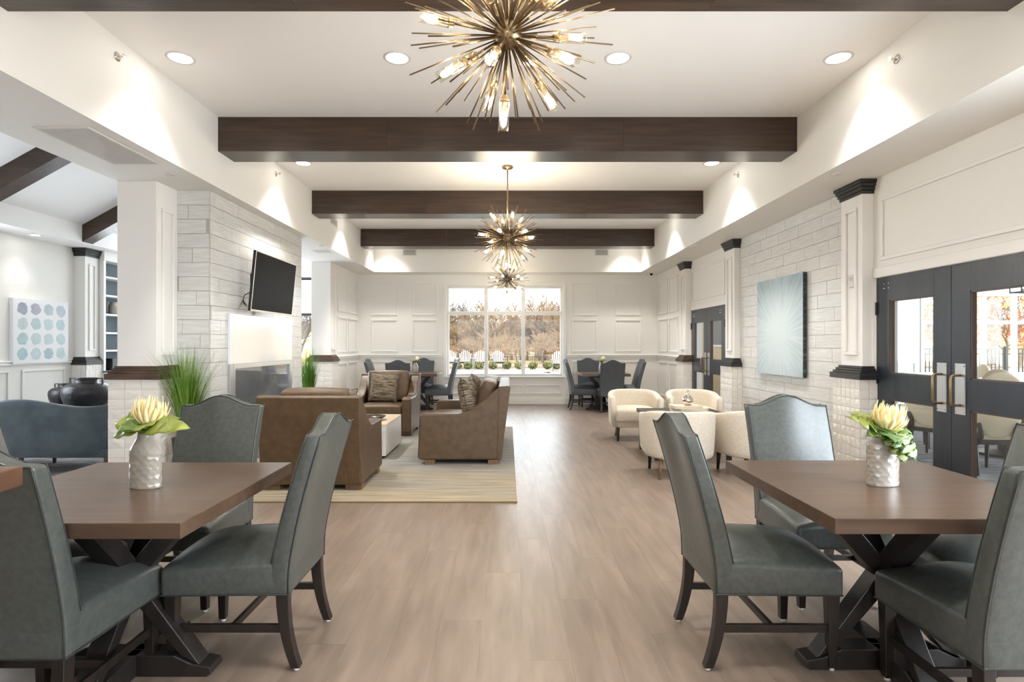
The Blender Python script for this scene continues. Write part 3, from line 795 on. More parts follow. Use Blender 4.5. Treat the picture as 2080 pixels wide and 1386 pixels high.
def make_table(label, group, wd=0.957, dp=0.96):
    root = thing('pedestal_table', label, 'table', group=group)
    MB().box(-wd / 2, wd / 2, -dp / 2, dp / 2, 0.707, 0.76).build('tabletop', m_table, root, bevel=0.003)
    MB().box(-0.30, 0.30, -0.05, 0.05, 0.665, 0.707).build('top_bearer', m_tbase, root, bevel=0.003)
    MB().box(-0.05, 0.05, -0.30, 0.30, 0.6651, 0.7069).build('top_bearer', m_tbase, root, bevel=0.003)
    for k in range(4):
        M = Matrix.Rotation(R(90 * k), 4, 'Z'); m3 = M
        # foot with a shaped end
        pf = [(0.0, 0.0), (0.33, 0.0), (0.35, 0.012), (0.345, 0.038), (0.27, 0.052), (0.2, 0.085), (0.0, 0.085)]
        b = MB(); b.prism(pf, -0.048, 0.048, 'y'); b.v = [tuple(M @ Vector(p)) for p in b.v]
        b.build('foot', m_tbase, root, bevel=0.003)
        # lower and upper strut meeting in the middle
        b = MB(); b.prism([(0.30, 0.045), (0.225, 0.08), (-0.045, 0.39), (0.045, 0.39)], -0.04, 0.04, 'y'); b.v = [tuple(M @ Vector(p)) for p in b.v]
        b.build('strut', m_tbase, root, bevel=0.003)
        b = MB(); b.prism([(-0.045, 0.38), (0.045, 0.38), (0.30, 0.67), (0.20, 0.67)], -0.04, 0.04, 'y'); b.v = [tuple(M @ Vector(p)) for p in b.v]
        b.build('strut', m_tbase, root, bevel=0.003)
    return root

T1 = (1.583, 2.39); T2 = (-1.553, 2.342)
tb = make_table('brown wood pedestal table on the right with the drooping leaf vase', 'square pedestal tables'); tb.location = (T1[0], T1[1], 0)
copy_tree(tb, (T2[0], T2[1], 0), 0, 'brown wood pedestal table on the left with the broad leaf vase')
TBR = (1.95, 11.63); TBL = (-1.87, 11.63)
copy_tree(tb, (TBR[0], TBR[1], 0), 0, 'pedestal table right of the picture window with four charcoal chairs')
copy_tree(tb, (TBL[0], TBL[1], 0), 0, 'pedestal table left of the picture window behind the armchair')

G1 = 'slate leather chairs at the near tables'
ch = make_chair('slate leather chair in full side view left of the right table', G1, m_leather, m_pipe)
FX, FXm, FYm, FY = R(-90), R(90), R(180), 0.0      # chair front (+y) turned to +x, -x, -y, +y
ch.location = (1.12, 2.555, 0); ch.rotation_euler = (0, 0, FX)
copy_tree(ch, (1.70, 3.10, 0), FYm, 'slate leather chair facing the viewer behind the right table')
copy_tree(ch, (1.735, 2.055, 0), FY, 'slate leather chair at the right edge with its back to the viewer')
copy_tree(ch, (2.045, 2.42, 0), FXm, 'mostly hidden slate leather chair at the outer side of the right table')
copy_tree(ch, (-1.165, 2.555, 0), FXm, 'slate leather chair in side view right of the left table')
copy_tree(ch, (-1.735, 3.08, 0), FYm, 'slate leather chair facing the viewer behind the left table')
copy_tree(ch, (-1.675, 2.11, 0), FY, 'slate leather chair at the left edge with its back to the viewer')
copy_tree(ch, (-2.02, 2.40, 0), FX, 'mostly hidden slate leather chair at the outer side of the left table')
G2 = 'charcoal chairs at the far tables'
cc = make_chair('charcoal chair in side view at the far right table, next to the window', G2, m_char, m_pipe)
cc.location = (1.56, 11.68, 0); cc.rotation_euler = (0, 0, FX)
copy_tree(cc, (2.04, 11.33, 0), FY, 'charcoal chair with its back to the viewer at the far right table')
copy_tree(cc, (1.78, 12.18, 0), FYm, 'charcoal chair behind the flowers at the far right table')
copy_tree(cc, (2.40, 11.66, 0), FXm, 'charcoal chair leaning toward the corner at the far right table')
copy_tree(cc, (-1.41, 11.62, 0), FXm, 'charcoal chair in side view at the far left table, next to the window')
copy_tree(cc, (-2.12, 11.30, 0), FY, 'charcoal chair with its back to the viewer at the far left table')
copy_tree(cc, (-1.86, 12.16, 0), FYm, 'charcoal chair behind the flowers at the far left table')
copy_tree(cc, (-2.52, 11.72, 0), FX, 'charcoal chair beside the panelled wall at the far left table')

# high table corner at the left edge
ht = thing('high_table', 'reddish brown high table corner at the left edge in front of the chair', 'table', (-1.72, 1.02, 0))
MB().box(-0.476, 0.476, -0.43, 0.435, 0.985, 1.037).build('tabletop', mat('red_brown_wood', C(70, 46, 31), 0.35, col2=C(88, 60, 42), nscale=3, nstretch=(1, 8, 8)), ht, bevel=0.004)
MB().box(-0.05, 0.05, -0.05, 0.05, 0.03, 0.985).build('post', m_tbase, ht)
MB().box(-0.3, 0.3, -0.3, 0.3, 0, 0.03).build('base_plate', m_tbase, ht, bevel=0.005)

# ------------------------------------------------------------------ vases with protea
def hammered(h, r0, shoulder, neck, oval, n=96, m=64):
    prof = []
    for i in range(m + 1):
        z = h * i / m
        t = z / h
        if t < 0.04: r = r0 * (0.93 + 0.07 * (t / 0.04) ** 0.5)
        elif t < shoulder: r = r0
        else:
            q = (t - shoulder) / (1 - shoulder)
            r = neck + (r0 - neck) * (0.5 + 0.5 * math.cos(math.pi * min(1, q * 1.12)))
        prof.append((r, z))
    b = MB(); vs = []; fs = []
    cell = 0.030
    cols = max(6, round(2 * math.pi * r0 * (1 + oval) / 2 / cell))
    rs = random.Random(3); jit = {}
    def J(i, j):
        k = (i % cols, j)
        if k not in jit: jit[k] = (rs.uniform(-.22, .22), rs.uniform(-.2, .2))
        return jit[k]
    rowh = cell * 0.62
    for r, z in prof:
        for k in range(n):
            a = 2 * math.pi * k / n; u = a / (2 * math.pi) * cols
            best = 9
            j0 = int(z / rowh)
            for j in (j0 - 1, j0, j0 + 1, j0 + 2):
                sh = 0.5 * (j % 2)
                i0 = int(math.floor(u - sh))
                for i in (i0 - 1, i0, i0 + 1, i0 + 2):
                    jx, jz = J(i, j)
                    du = (u - (i + sh + jx)); dv = (z / rowh - (j + jz)) * 0.72
                    best = min(best, du * du + dv * dv)
            f = 1.0 if z / h < shoulder + 0.08 else max(0, 1 - (z / h - shoulder - 0.08) / 0.1)
            f *= min(1, z / 0.008)
            rr = r - 0.0042 * max(0, 1 - best * 2.2) * f + 0.001
            vs.append((rr * math.cos(a), rr * math.sin(a) * oval, z))
    L_ = len(prof)
    for i in range(L_ - 1):
        for k in range(n):
            k2 = (k + 1) % n
            fs.append((i * n + k, i * n + k2, (i + 1) * n + k2, (i + 1) * n + k))
    fs.append(tuple(reversed(range(n))))
    # inner lip
    o = len(vs); rl = prof[-1][0] * 0.86
    for k in range(n):
        a = 2 * math.pi * k / n; vs.append((rl * math.cos(a), rl * math.sin(a) * oval, h))
    for k in range(n):
        a = 2 * math.pi * k / n; vs.append((rl * math.cos(a), rl * math.sin(a) * oval, h - 0.05))
    for k in range(n):
        k2 = (k + 1) % n
        fs.append(((L_ - 1) * n + k, (L_ - 1) * n + k2, o + k2, o + k)); fs.append((o + k, o + k2, o + n + k2, o + n + k))
    fs.append(tuple(o + n + k for k in range(n)))
    return b.add(vs, fs)

def petal_mesh(ln, wd, curl, m, name='petal'):
    b = MB(); n = 6; vs = []; fs = []
    for i in range(n + 1):
        t = i / n
        w_ = wd * (math.sin(math.pi * min(1, 0.18 + 0.82 * t) ** 0.8) ** 0.8 if t < 1 else 0.02) + 0.0004
        y = math.sin(t * curl) / curl * ln if curl else 0
        z = ln * t
        off = 0.020 * math.sin(math.pi * 0.72 * t) + curl * ln * 0.25 * t * t
        vs += [(-w_, off, z), (0, off - w_ * 0.45, z), (w_, off, z), (0, off + 0.0012, z)]
    for i in range(n):
        q = i * 4
        for k in range(4):
            k2 = (k + 1) % 4
            fs.append((q + k, q + k2, q + 4 + k2, q + 4 + k))
    return b.add(vs, fs).mesh(name, m, True)
def leaf_mesh(ln, wd, droop, m, split=0, name='leaf'):
    """broad leaf along +y bending down; split = number of fingers per side"""
    vs = []; fs = []; N = 24
    def bend(u, v):
        a = droop * v
        y = ln * (math.sin(a) / droop if abs(droop) > 1e-3 else v); z = -ln * ((1 - math.cos(a)) / droop if abs(droop) > 1e-3 else 0)
        return Vector((u, y, z + 0.35 * abs(u) * (0.5 - v) + 0.004 * math.sin(18 * v)))
    for i in range(N + 1):
        v = i / N
        w_ = wd * math.sin(math.pi * (0.06 + 0.94 * v) ** 0.72) ** 0.75 if 0 < v < 1 else 0.001
        if split:
            ph = (v * split) % 1.0
            w_ *= 1.0 if ph < 0.66 else 0.34
        for q in (-1, -0.55, 0, 0.55, 1):
            vs.append(bend(q * w_, v - 0.10 * abs(q) * (1 if split else 0.4)))
    for i in range(N):
        for k in range(4):
            fs.append((i * 5 + k, i * 5 + k + 1, i * 5 + 6 + k, i * 5 + 5 + k))
    b = MB().add(vs, fs); me = b.mesh(name, m, True)
    return me
def arrange(root, z, head_tilt, leaves, core_r=0.028, scale=1.0, fx=0.0):
    """protea head and leaves in the mouth of a vase at height z"""
    st = MB().tube([(0, 0, z - 0.04), (fx * 0.5, 0, z + 0.03)], 0.005, 6).build('flower_stem', m_leafd, root)
    hd = empty('flower_head', (fx, 0, z + 0.03)); hd.parent = root; hd.rotation_euler = head_tilt
    MB().lathe([(0.010 * scale, -0.004), (core_r * scale, 0.02), (core_r * 0.9 * scale, 0.05 * scale), (0.006, 0.075 * scale)], 14).build('flower_core', m_petalp, hd, smooth=True)
    for ring, (n, r, ln, wd, tilt) in enumerate(((11, 0.016, 0.105, 0.0085, -4), (14, 0.024, 0.108, 0.0095, 1), (16, 0.030, 0.102, 0.010, 6), (14, 0.033, 0.07, 0.0105, 14))):
        me = petal_mesh(ln * scale, wd * scale, 0.02, m_petal)
        for i in range(n):
            a = 2 * math.pi * (i + 0.5 * (ring % 2)) / n + random.uniform(-.1, .1)
            o = put('petal', me, hd, loc=(r * scale * math.cos(a), r * scale * math.sin(a), 0.002 * ring))
            o.rotation_euler = Euler((R(-tilt + random.uniform(-4, 4)), 0, a - math.pi / 2), 'XYZ'); o.scale = (1, 1, random.uniform(0.86, 1.12))
    for i, (az, tilt, ln, wd, droop, split, mm) in enumerate(leaves):
        me = leaf_mesh(ln, wd, droop, mm, split)
        o = put('leaf', me, root, loc=(fx * 0.6, 0, z + 0.022 + 0.002 * i))
        o.rotation_euler = Euler((R(tilt), R(38 * math.cos(R(az)) + random.uniform(-8, 8)), R(az - 90)), 'XYZ')
        sd = o.modifiers.new('thick', 'SOLIDIFY'); sd.thickness = 0.0015

v1 = thing('flower_vase', 'tapered hammered white vase with broad leaf protea on the left table', 'vase', (-1.49, 2.33, 0.76), R(-8))
hammered(0.228, 0.0685, 0.62, 0.032, 0.62).build('vase_body', m_white, v1, smooth=True)
arrange(v1, 0.228, (R(-6), R(4), 0), [
    (8, 12, 0.18, 0.05, 0.5, 0, m_leaf), (172, 26, 0.165, 0.062, 0.7, 0, m_leaf), (200, 4, 0.16, 0.062, 0.9, 0, m_leaf), (140, 42, 0.15, 0.055, 0.5, 0, m_leaf),
    (-70, 10, 0.11, 0.06, 0.5, 0, m_leaf), (-25, 8, 0.15, 0.055, 0.6, 0, m_leaf), (-115, 8, 0.11, 0.055, 0.6, 0, m_leafd), (60, 20, 0.13, 0.05, 0.5, 0, m_leaf)], fx=0.012, scale=1.0)
v2 = thing('flower_vase', 'straight hammered white vase with split leaf protea on the right table', 'vase', (1.57, 2.37, 0.76), R(10))
hammered(0.20, 0.0705, 0.84, 0.045, 0.62).build('vase_body', m_white, v2, smooth=True)
arrange(v2, 0.20, (R(0), R(12), 0), [
    (160, 34, 0.19, 0.05, 0.3, 5, m_leaf), (-75, -16, 0.17, 0.075, 1.1, 6, m_leafd), (-110, 2, 0.12, 0.06, 0.7, 5, m_leafd), (-40, -12, 0.16, 0.07, 1.0, 6, m_leaf),
    (2, 14, 0.17, 0.04, 0.9, 5, m_leaf), (120, 40, 0.15, 0.05, 0.4, 0, m_leaf), (-160, 6, 0.12, 0.05, 0.8, 5, m_leafd), (-95, -30, 0.18, 0.06, 0.9, 6, m_leaf)], fx=0.02, scale=1.0)
for X, lab in ((TBR, 'small white bottle vase with flowers on the far right table'), (TBL, 'small white bottle vase with flowers on the far left table')):
    v = thing('bud_vase', lab, 'vase', (X[0] - 0.02, X[1] - 0.02, 0.76))
    MB().lathe([(0.045, 0), (0.058, 0.03), (0.06, 0.12), (0.045, 0.17), (0.026, 0.2), (0.026, 0.22)], 20).build('vase_body', m_white, v, smooth=True)
    hd = MB().lathe([(0.012, 0), (0.04, 0.03), (0.045, 0.06), (0.02, 0.09), (0.0001, 0.095)], 12).build('flower_head', m_petal, v, smooth=True, loc=(0.03, 0, 0.24))
    for i in range(8):
        o = put('leaf', leaf_mesh(0.16, 0.035, 0.7, m_leaf if i % 2 else m_leafd), v, loc=(0, 0, 0.22)); o.rotation_euler = (R(30), 0, R(45 * i))

# ================================================================== LOUNGE FURNITURE
def arm_profile(depth, armz, backz, base=0.05):
    """side outline: y to the front (+), rear at y=0"""
    p = [(depth * 0.93 + 0.07, base), (depth * 0.93 + 0.09, base + 0.03), (depth, armz - 0.03), (depth - 0.015, armz - 0.006), (depth - 0.04, armz)]
    y0, y1 = 0.11, 0.56 * depth
    for i in range(9):
        t = i / 8
        y = y1 + (y0 - y1) * t
        p.append((y, armz + (backz - armz) * (smooth01(t) * 0.55 + 0.45 * t ** 2.0)))
    p += [(0.04, backz + 0.006), (0.0, backz - 0.005), (0.085, base + 0.02), (0.10, base)]
    return p
def make_sofa(name, label, cat, wd, depth, n_seats, group=None, armz=0.56, backz=0.85):
    """faces +y, rear edge of the top at y=0"""
    root = thing(name, label, cat, group=group)
    at = 0.135
    prof = arm_profile(depth, armz, backz)
    for sx in (-1, 1):
        x0, x1 = (-wd / 2, -wd / 2 + at) if sx < 0 else (wd / 2 - at, wd / 2)
        MB().prism(prof, x0, x1, 'x').build('arm', m_brown, root, bevel=0.018)
    # back panel and deck between the arms
    MB().prism([(0.092, 0.05), (-0.012, backz - 0.0), (-0.004, backz + 0.018), (0.03, backz + 0.022), (0.12, backz + 0.016), (0.13, backz - 0.02), (0.145, 0.05)], -wd / 2 - 0.003, wd / 2 + 0.003, 'x').build('back_panel', m_brown, root, bevel=0.012)
    MB().box(-wd / 2 + at, wd / 2 - at, 0.25, depth - 0.03, 0.05, 0.29).build('seat_deck', m_brown, root, bevel=0.012)
    iw = (wd - 2 * at) / n_seats
    for i in range(n_seats):
        cx = -wd / 2 + at + iw * (i + 0.5)
        def wse(x, y, z): 
            return (x, y, z + (0.028 * (1 - (x / (iw / 2)) ** 2) * (1 - (y / 0.36) ** 2) if z > 0 else 0))
        MB().rbox(iw / 2 - 0.004, (depth - 0.27) / 2, 0.075, 0.03, (6, 6, 1), (cx, 0.25 + (depth - 0.25) / 2, 0.365), wse).build('seat_cushion', m_brownc, root, smooth=True)
        def wbc(x, y, z):
            k = (1 - (x / (iw / 2)) ** 4) * (1 - (z / 0.24) ** 4)
            return (x * (1 - 0.03 * (z < -0.1)), y + (0.05 if y > 0 else -0.02) * max(k, 0), z + 0.012 * (1 - (x / (iw / 2)) ** 2) * (z > 0.1))
        M = Matrix.Translation((cx, 0.27, 0.68)) @ Matrix.Rotation(R(13), 4, 'X')
        MB().rbox(iw / 2 - 0.006, 0.07, 0.235, 0.035, (6, 2, 6), (0, 0, 0), wbc, M).build('back_cushion', m_brownc, root, smooth=True)
    for sx in (-1, 1):
        for y in (0.13, depth - 0.17):
            xx = sx * (wd / 2 - 0.085)
            MB().box(xx - 0.075, xx + 0.075, y, y + 0.11, 0, 0.05).build('block_foot', m_foot, root, bevel=0.003)
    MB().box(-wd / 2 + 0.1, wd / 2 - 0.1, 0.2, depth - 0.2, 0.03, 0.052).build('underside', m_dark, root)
    return root
def pillow_mesh(s, t, m):
    vs = []; fs = []; n = 14
    for sd in (1, -1):
        for i in range(n + 1):
            for j in range(n + 1):
                u, v = i / n * 2 - 1, j / n * 2 - 1
                q = max(0, (1 - u ** 4) * (1 - v ** 4)) ** 0.6
                pin = 1 - 0.10 * (1 - abs(u) ** 2) * abs(v) ** 3 - 0.0
                pin2 = 1 - 0.10 * (1 - abs(v) ** 2) * abs(u) ** 3
                vs.append((u * s / 2 * pin2, sd * t / 2 * q, v * s / 2 * pin))
    o = (n + 1) ** 2
    for sd in (0, 1):
        for i in range(n):
            for j in range(n):
                a = sd * o + i * (n + 1) + j
                f = (a, a + 1, a + n + 2, a + n + 1)
                fs.append(f[::-1] if sd else f)
    return MB().add(vs, fs).mesh('pillow_cover', m, True)
def pillow(label, loc, rot, s=0.46, t=0.17):
    root = thing('throw_pillow', label, 'pillow', loc, group='streaked throw pillows'); root.rotation_euler = rot
    c = put('pillow_cover', pillow_mesh(s, t, m_pillow), root)
    e = []
    n = 14
    for (a, bb) in [(-1 + 2 * i / n, -1) for i in range(n)] + [(1, -1 + 2 * i / n) for i in range(n)] + [(1 - 2 * i / n, 1) for i in range(n)] + [(-1, 1 - 2 * i / n) for i in range(n)]:
        e.append((a * s / 2 * (1 - 0.10 * (1 - bb * bb) * abs(a) ** 3), 0, bb * s / 2 * (1 - 0.10 * (1 - a * a) * abs(bb) ** 3)))
    MB().loop_tube(e, 0.004, 5).build('pillow_edge', mat('pillow_edge', C(58, 50, 42), 0.8), root)
    return root

A = make_sofa('armchair', 'brown leather armchair with its back to the viewer', 'armchair', 0.92, 0.92, 1, 'brown leather armchairs')
A.location = (-1.79, 5.07, 0.012)
copy_tree(A, (-1.85, 9.08, 0.012), R(180), 'brown leather armchair facing the viewer beside the far left table')
Bs = make_sofa('loveseat', 'brown leather loveseat seen from its side, facing the fireplace', 'sofa', 1.66, 1.0, 2)
Bs.location = (0.02, 7.11, 0.012); Bs.rotation_euler = (0, 0, R(90))
pillow('streaked brown pillow on the armchair facing the viewer', (-1.87, 8.56, 0.69), (R(-16), R(3), 0), 0.44, 0.16)
pillow('streaked pillow on the near seat of the loveseat', (-0.44, 6.62, 0.70), (R(-14), R(6), R(80)), 0.50, 0.19)
pillow('streaked pillow on the far seat of the loveseat', (-0.40, 7.44, 0.70), (R(-14), R(-4), R(96)), 0.50, 0.19)
pillow('streaked pillow peeking over the armchair turned away', (-1.70, 5.58, 0.70), (R(12), 0, R(180)), 0.42, 0.15)

# rug
def rug_mat():
    m = bpy.data.materials.new('streaked_rug'); m.use_nodes = True
    nt = m.node_tree; N = nt.nodes; L = nt.links; b = N['Principled BSDF']
    b.inputs['Roughness'].default_value = 0.95; b.inputs['Specular IOR Level'].default_value = 0.1
    tc = N.new('ShaderNodeTexCoord'); mp = N.new('ShaderNodeMapping'); mp.inputs['Scale'].default_value = (0.9, 14, 1)
    L.new(tc.outputs['Object'], mp.inputs['Vector'])
    n1 = N.new('ShaderNodeTexNoise'); n1.inputs['Scale'].default_value = 1.6; n1.inputs['Detail'].default_value = 8; n1.inputs['Roughness'].default_value = 0.65
    L.new(mp.outputs[0], n1.inputs['Vector'])
    mp2 = N.new('ShaderNodeMapping'); mp2.inputs['Scale'].default_value = (0.35, 1.1, 1)
    L.new(tc.outputs['Object'], mp2.inputs['Vector'])
    n2 = N.new('ShaderNodeTexNoise'); n2.inputs['Scale'].default_value = 1.1; n2.inputs['Detail'].default_value = 3
    L.new(mp2.outputs[0], n2.inputs['Vector'])
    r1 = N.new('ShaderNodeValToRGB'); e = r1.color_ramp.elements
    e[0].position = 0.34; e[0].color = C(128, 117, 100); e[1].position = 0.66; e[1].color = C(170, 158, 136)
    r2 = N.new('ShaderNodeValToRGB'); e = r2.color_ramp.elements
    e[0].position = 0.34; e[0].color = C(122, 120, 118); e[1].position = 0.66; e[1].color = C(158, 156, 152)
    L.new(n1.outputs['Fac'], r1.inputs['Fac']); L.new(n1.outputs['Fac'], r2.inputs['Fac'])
    # rug's own tones, light partly painted in: tan near end, grey toward the middle
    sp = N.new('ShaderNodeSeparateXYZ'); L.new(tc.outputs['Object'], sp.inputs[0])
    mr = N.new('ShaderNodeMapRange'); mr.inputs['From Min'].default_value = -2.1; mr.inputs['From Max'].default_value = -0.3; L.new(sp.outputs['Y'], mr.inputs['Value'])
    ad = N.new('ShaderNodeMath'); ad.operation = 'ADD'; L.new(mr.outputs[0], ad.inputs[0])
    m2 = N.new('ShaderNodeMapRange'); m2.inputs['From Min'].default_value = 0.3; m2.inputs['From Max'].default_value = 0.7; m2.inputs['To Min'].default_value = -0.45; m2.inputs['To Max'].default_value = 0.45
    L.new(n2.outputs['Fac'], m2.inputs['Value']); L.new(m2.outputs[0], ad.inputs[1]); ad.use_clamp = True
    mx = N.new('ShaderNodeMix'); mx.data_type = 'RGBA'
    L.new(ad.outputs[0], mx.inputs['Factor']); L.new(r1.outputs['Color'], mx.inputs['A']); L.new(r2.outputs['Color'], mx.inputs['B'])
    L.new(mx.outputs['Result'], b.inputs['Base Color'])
    bp = N.new('ShaderNodeBump'); bp.inputs['Strength'].default_value = 0.4; bp.inputs['Distance'].default_value = 0.006
    L.new(n1.outputs['Fac'], bp.inputs['Height']); L.new(bp.outputs['Normal'], b.inputs['Normal'])
    return m
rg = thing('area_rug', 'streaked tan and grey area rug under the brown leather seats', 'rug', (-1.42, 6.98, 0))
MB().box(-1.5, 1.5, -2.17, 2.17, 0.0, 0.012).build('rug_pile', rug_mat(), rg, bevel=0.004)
b = MB().box(-1.502, 1.502, -2.176, -2.166, 0, 0.011).box(-1.502, 1.502, 2.166, 2.176, 0, 0.011)
b.build('rug_binding', mat('rug_edge', C(112, 92, 62), 0.9), rg)

# coffee table and bowl
ct = thing('coffee_table', 'pale block coffee table between the armchairs on the rug', 'table', (-1.90, 7.08, 0.012))
MB().box(-0.48, 0.48, -0.48, 0.48, 0.03, 0.37).build('block_body', m_ctop, ct, bevel=0.003)
MB().box(-0.482, 0.482, -0.482, 0.482, 0.37, 0.40).build('table_top', mat('pale_oak_top', C(206, 184, 158), 0.35, col2=C(222, 204, 182), nscale=3, nstretch=(1, 8, 8)), ct, bevel=0.003)
MB().box(-0.45, 0.45, -0.45, 0.45, 0, 0.03).build('plinth', m_dark, ct)
bo = thing('bowl', 'shallow dark bowl on the pale coffee table', 'bowl', (-1.66, 6.98, 0.412))
MB().lathe([(0.06, 0), (0.12, 0.02), (0.16, 0.05), (0.155, 0.052), (0.115, 0.026), (0.0001, 0.014)], 28).build('bowl_body', m_bowl, bo, smooth=True)

# ------------------------------------------------------------------ cream barrel chairs
def make_barrel(label, group):
    root = thing('barrel_chair', label, 'armchair', group=group)
    # plan: U opening to +y; outer radius .35
    def plan(t, r):                          # t 0..1 from left arm front around the back to right arm front
        La, Lc = 0.30, math.pi * 0.35
        tot = 2 * La + Lc; s_ = t * tot
        if s_ < La: return (-r, 0.26 - s_)
        if s_ < La + Lc:
            a = math.pi + (s_ - La) / 0.35
            return (r * math.cos(a), -0.04 + r * math.sin(a))
        return (r, -0.04 + (s_ - La - Lc))
    n = 44; sec = 16; vs = []; fs = []
    for i in range(n + 1):
        t = i / n
        d = abs(t - 0.5) * 2
        top = 0.685 - 0.075 * smooth01((d - 0.25) / 0.75)
        th = 0.045
        for k in range(sec):
            a = 2 * math.pi * k / sec
            # rounded vertical section
            cs, sn = math.cos(a), math.sin(a)
            rr = th * (abs(cs) ** 0.5) * (1 if cs > 0 else -1)
            zc, hh = (top + 0.20) / 2, (top - 0.20) / 2
            zz = zc + hh * (abs(sn) ** 0.28) * (1 if sn > 0 else -1)
            x, y = plan(t, 0.325 + rr - 0.022 * (1 - (zz - 0.2) / (top - 0.2)))
            vs.append((x, y, zz))
    for i in range(n):
        for k in range(sec):
            k2 = (k + 1) % sec
            fs.append((i * sec + k, (i + 1) * sec + k, (i + 1) * sec + k2, i * sec + k2))
    fs.append(tuple(range(sec))); fs.append(tuple(reversed(range(n * sec, (n + 1) * sec))))
    MB().add(vs, fs).build('shell', m_cream, root, smooth=True)
    # seat
    def dsh(x, y, z):
        if y < 0: 
            k = math.sqrt(max(0.0, 1 - (min(1, -y / 0.30)) ** 2)); x = x * (0.35 + 0.65 * k)
        return (x, y, z + (0.03 * (1 - (x / 0.27) ** 2) * (1 - (y / 0.3) ** 2) if z > 0 else 0))
    MB().rbox(0.285, 0.30, 0.085, 0.035, (8, 8, 1), (0, -0.015, 0.36), dsh).build('seat_cushion', m_cream, root, smooth=True)
    MB().rbox(0.27, 0.265, 0.045, 0.02, (6, 6, 1), (0, -0.03, 0.235), dsh).build('seat_base', m_cream, root, smooth=True)
    for sx in (-1, 1):
        MB().tube([(sx * 0.25, 0.20, 0.235), (sx * 0.255, 0.215, 0.0)], [0.027, 0.015], 8).build('leg', m_leg, root, smooth=True)
        MB().tube([(sx * 0.20, -0.22, 0.235), (sx * 0.225, -0.29, 0.0)], [0.026, 0.015], 8).build('leg', m_foot, root, smooth=True)
    return root
GB = 'cream barrel chairs around the low table'
bch = make_barrel('cream barrel chair facing the viewer, closest to the window tables', GB)
bch.location = (1.80, 8.05, 0); bch.rotation_euler = (0, 0, R(176))
copy_tree(bch, (2.62, 8.02, 0), R(180 - 8), 'cream barrel chair facing the viewer beside the white column')
copy_tree(bch, (1.77, 5.90, 0), R(-6), 'cream barrel chair with its back to the viewer, left of the pair')
copy_tree(bch, (2.56, 5.95, 0), R(10), 'cream barrel chair with its back to the viewer, beside the stone wall')
lt = thing('low_table', 'dark low square table between the cream barrel chairs', 'table', (2.14, 6.92, 0))
MB().box(-0.47, 0.47, -0.42, 0.42, 0.475, 0.52).build('tabletop', m_tbase, lt, bevel=0.004)
for sx in (-1, 1):
    for sy in (-1, 1):
        MB().box(sx * 0.42 - 0.025, sx * 0.42 + 0.025, sy * 0.37 - 0.025, sy * 0.37 + 0.025, 0, 0.475).build('leg', m_tbase, lt)
def book(label, loc, rz, wd, dp, th):
    root = thing('book', label, 'book', loc, rz, 'books under the chrome vase')
    MB().box(-wd / 2 + 0.003, wd / 2 - 0.004, -dp / 2 + 0.004, dp / 2 - 0.004, 0.003, th - 0.003).build('pages', m_paper, root)
    b = MB().box(-wd / 2, wd / 2, -dp / 2, dp / 2, 0, 0.003).box(-wd / 2, wd / 2, -dp / 2, dp / 2, th - 0.003, th).box(-wd / 2, -wd / 2 + 0.003, -dp / 2, dp / 2, 0.003, th - 0.003)
    b.build('cover', m_bcover, root)
book('cream book at the bottom of the stack on the low table', (2.20, 6.90, 0.52), R(-8), 0.40, 0.28, 0.03)
book('slightly turned cream book in the middle of the stack', (2.22, 6.90, 0.55), R(12), 0.37, 0.26, 0.022)
book('pale book at the top of the stack under the chrome vase', (2.17, 6.90, 0.572), R(2), 0.34, 0.25, 0.03)
cv = thing('chrome_vase', 'round chrome bottle vase on the stacked books', 'vase', (2.19, 6.88, 0.602))
MB().lathe([(0.03, 0)] + [(0.066 * math.sin(R(a)), 0.062 - 0.066 * math.cos(R(a))) for a in range(30, 165, 9)] + [(0.014, 0.135), (0.012, 0.165), (0.018, 0.185), (0.014, 0.186), (0.009, 0.16)], 28).build('vase_body', m_chrome, cv, smooth=True)

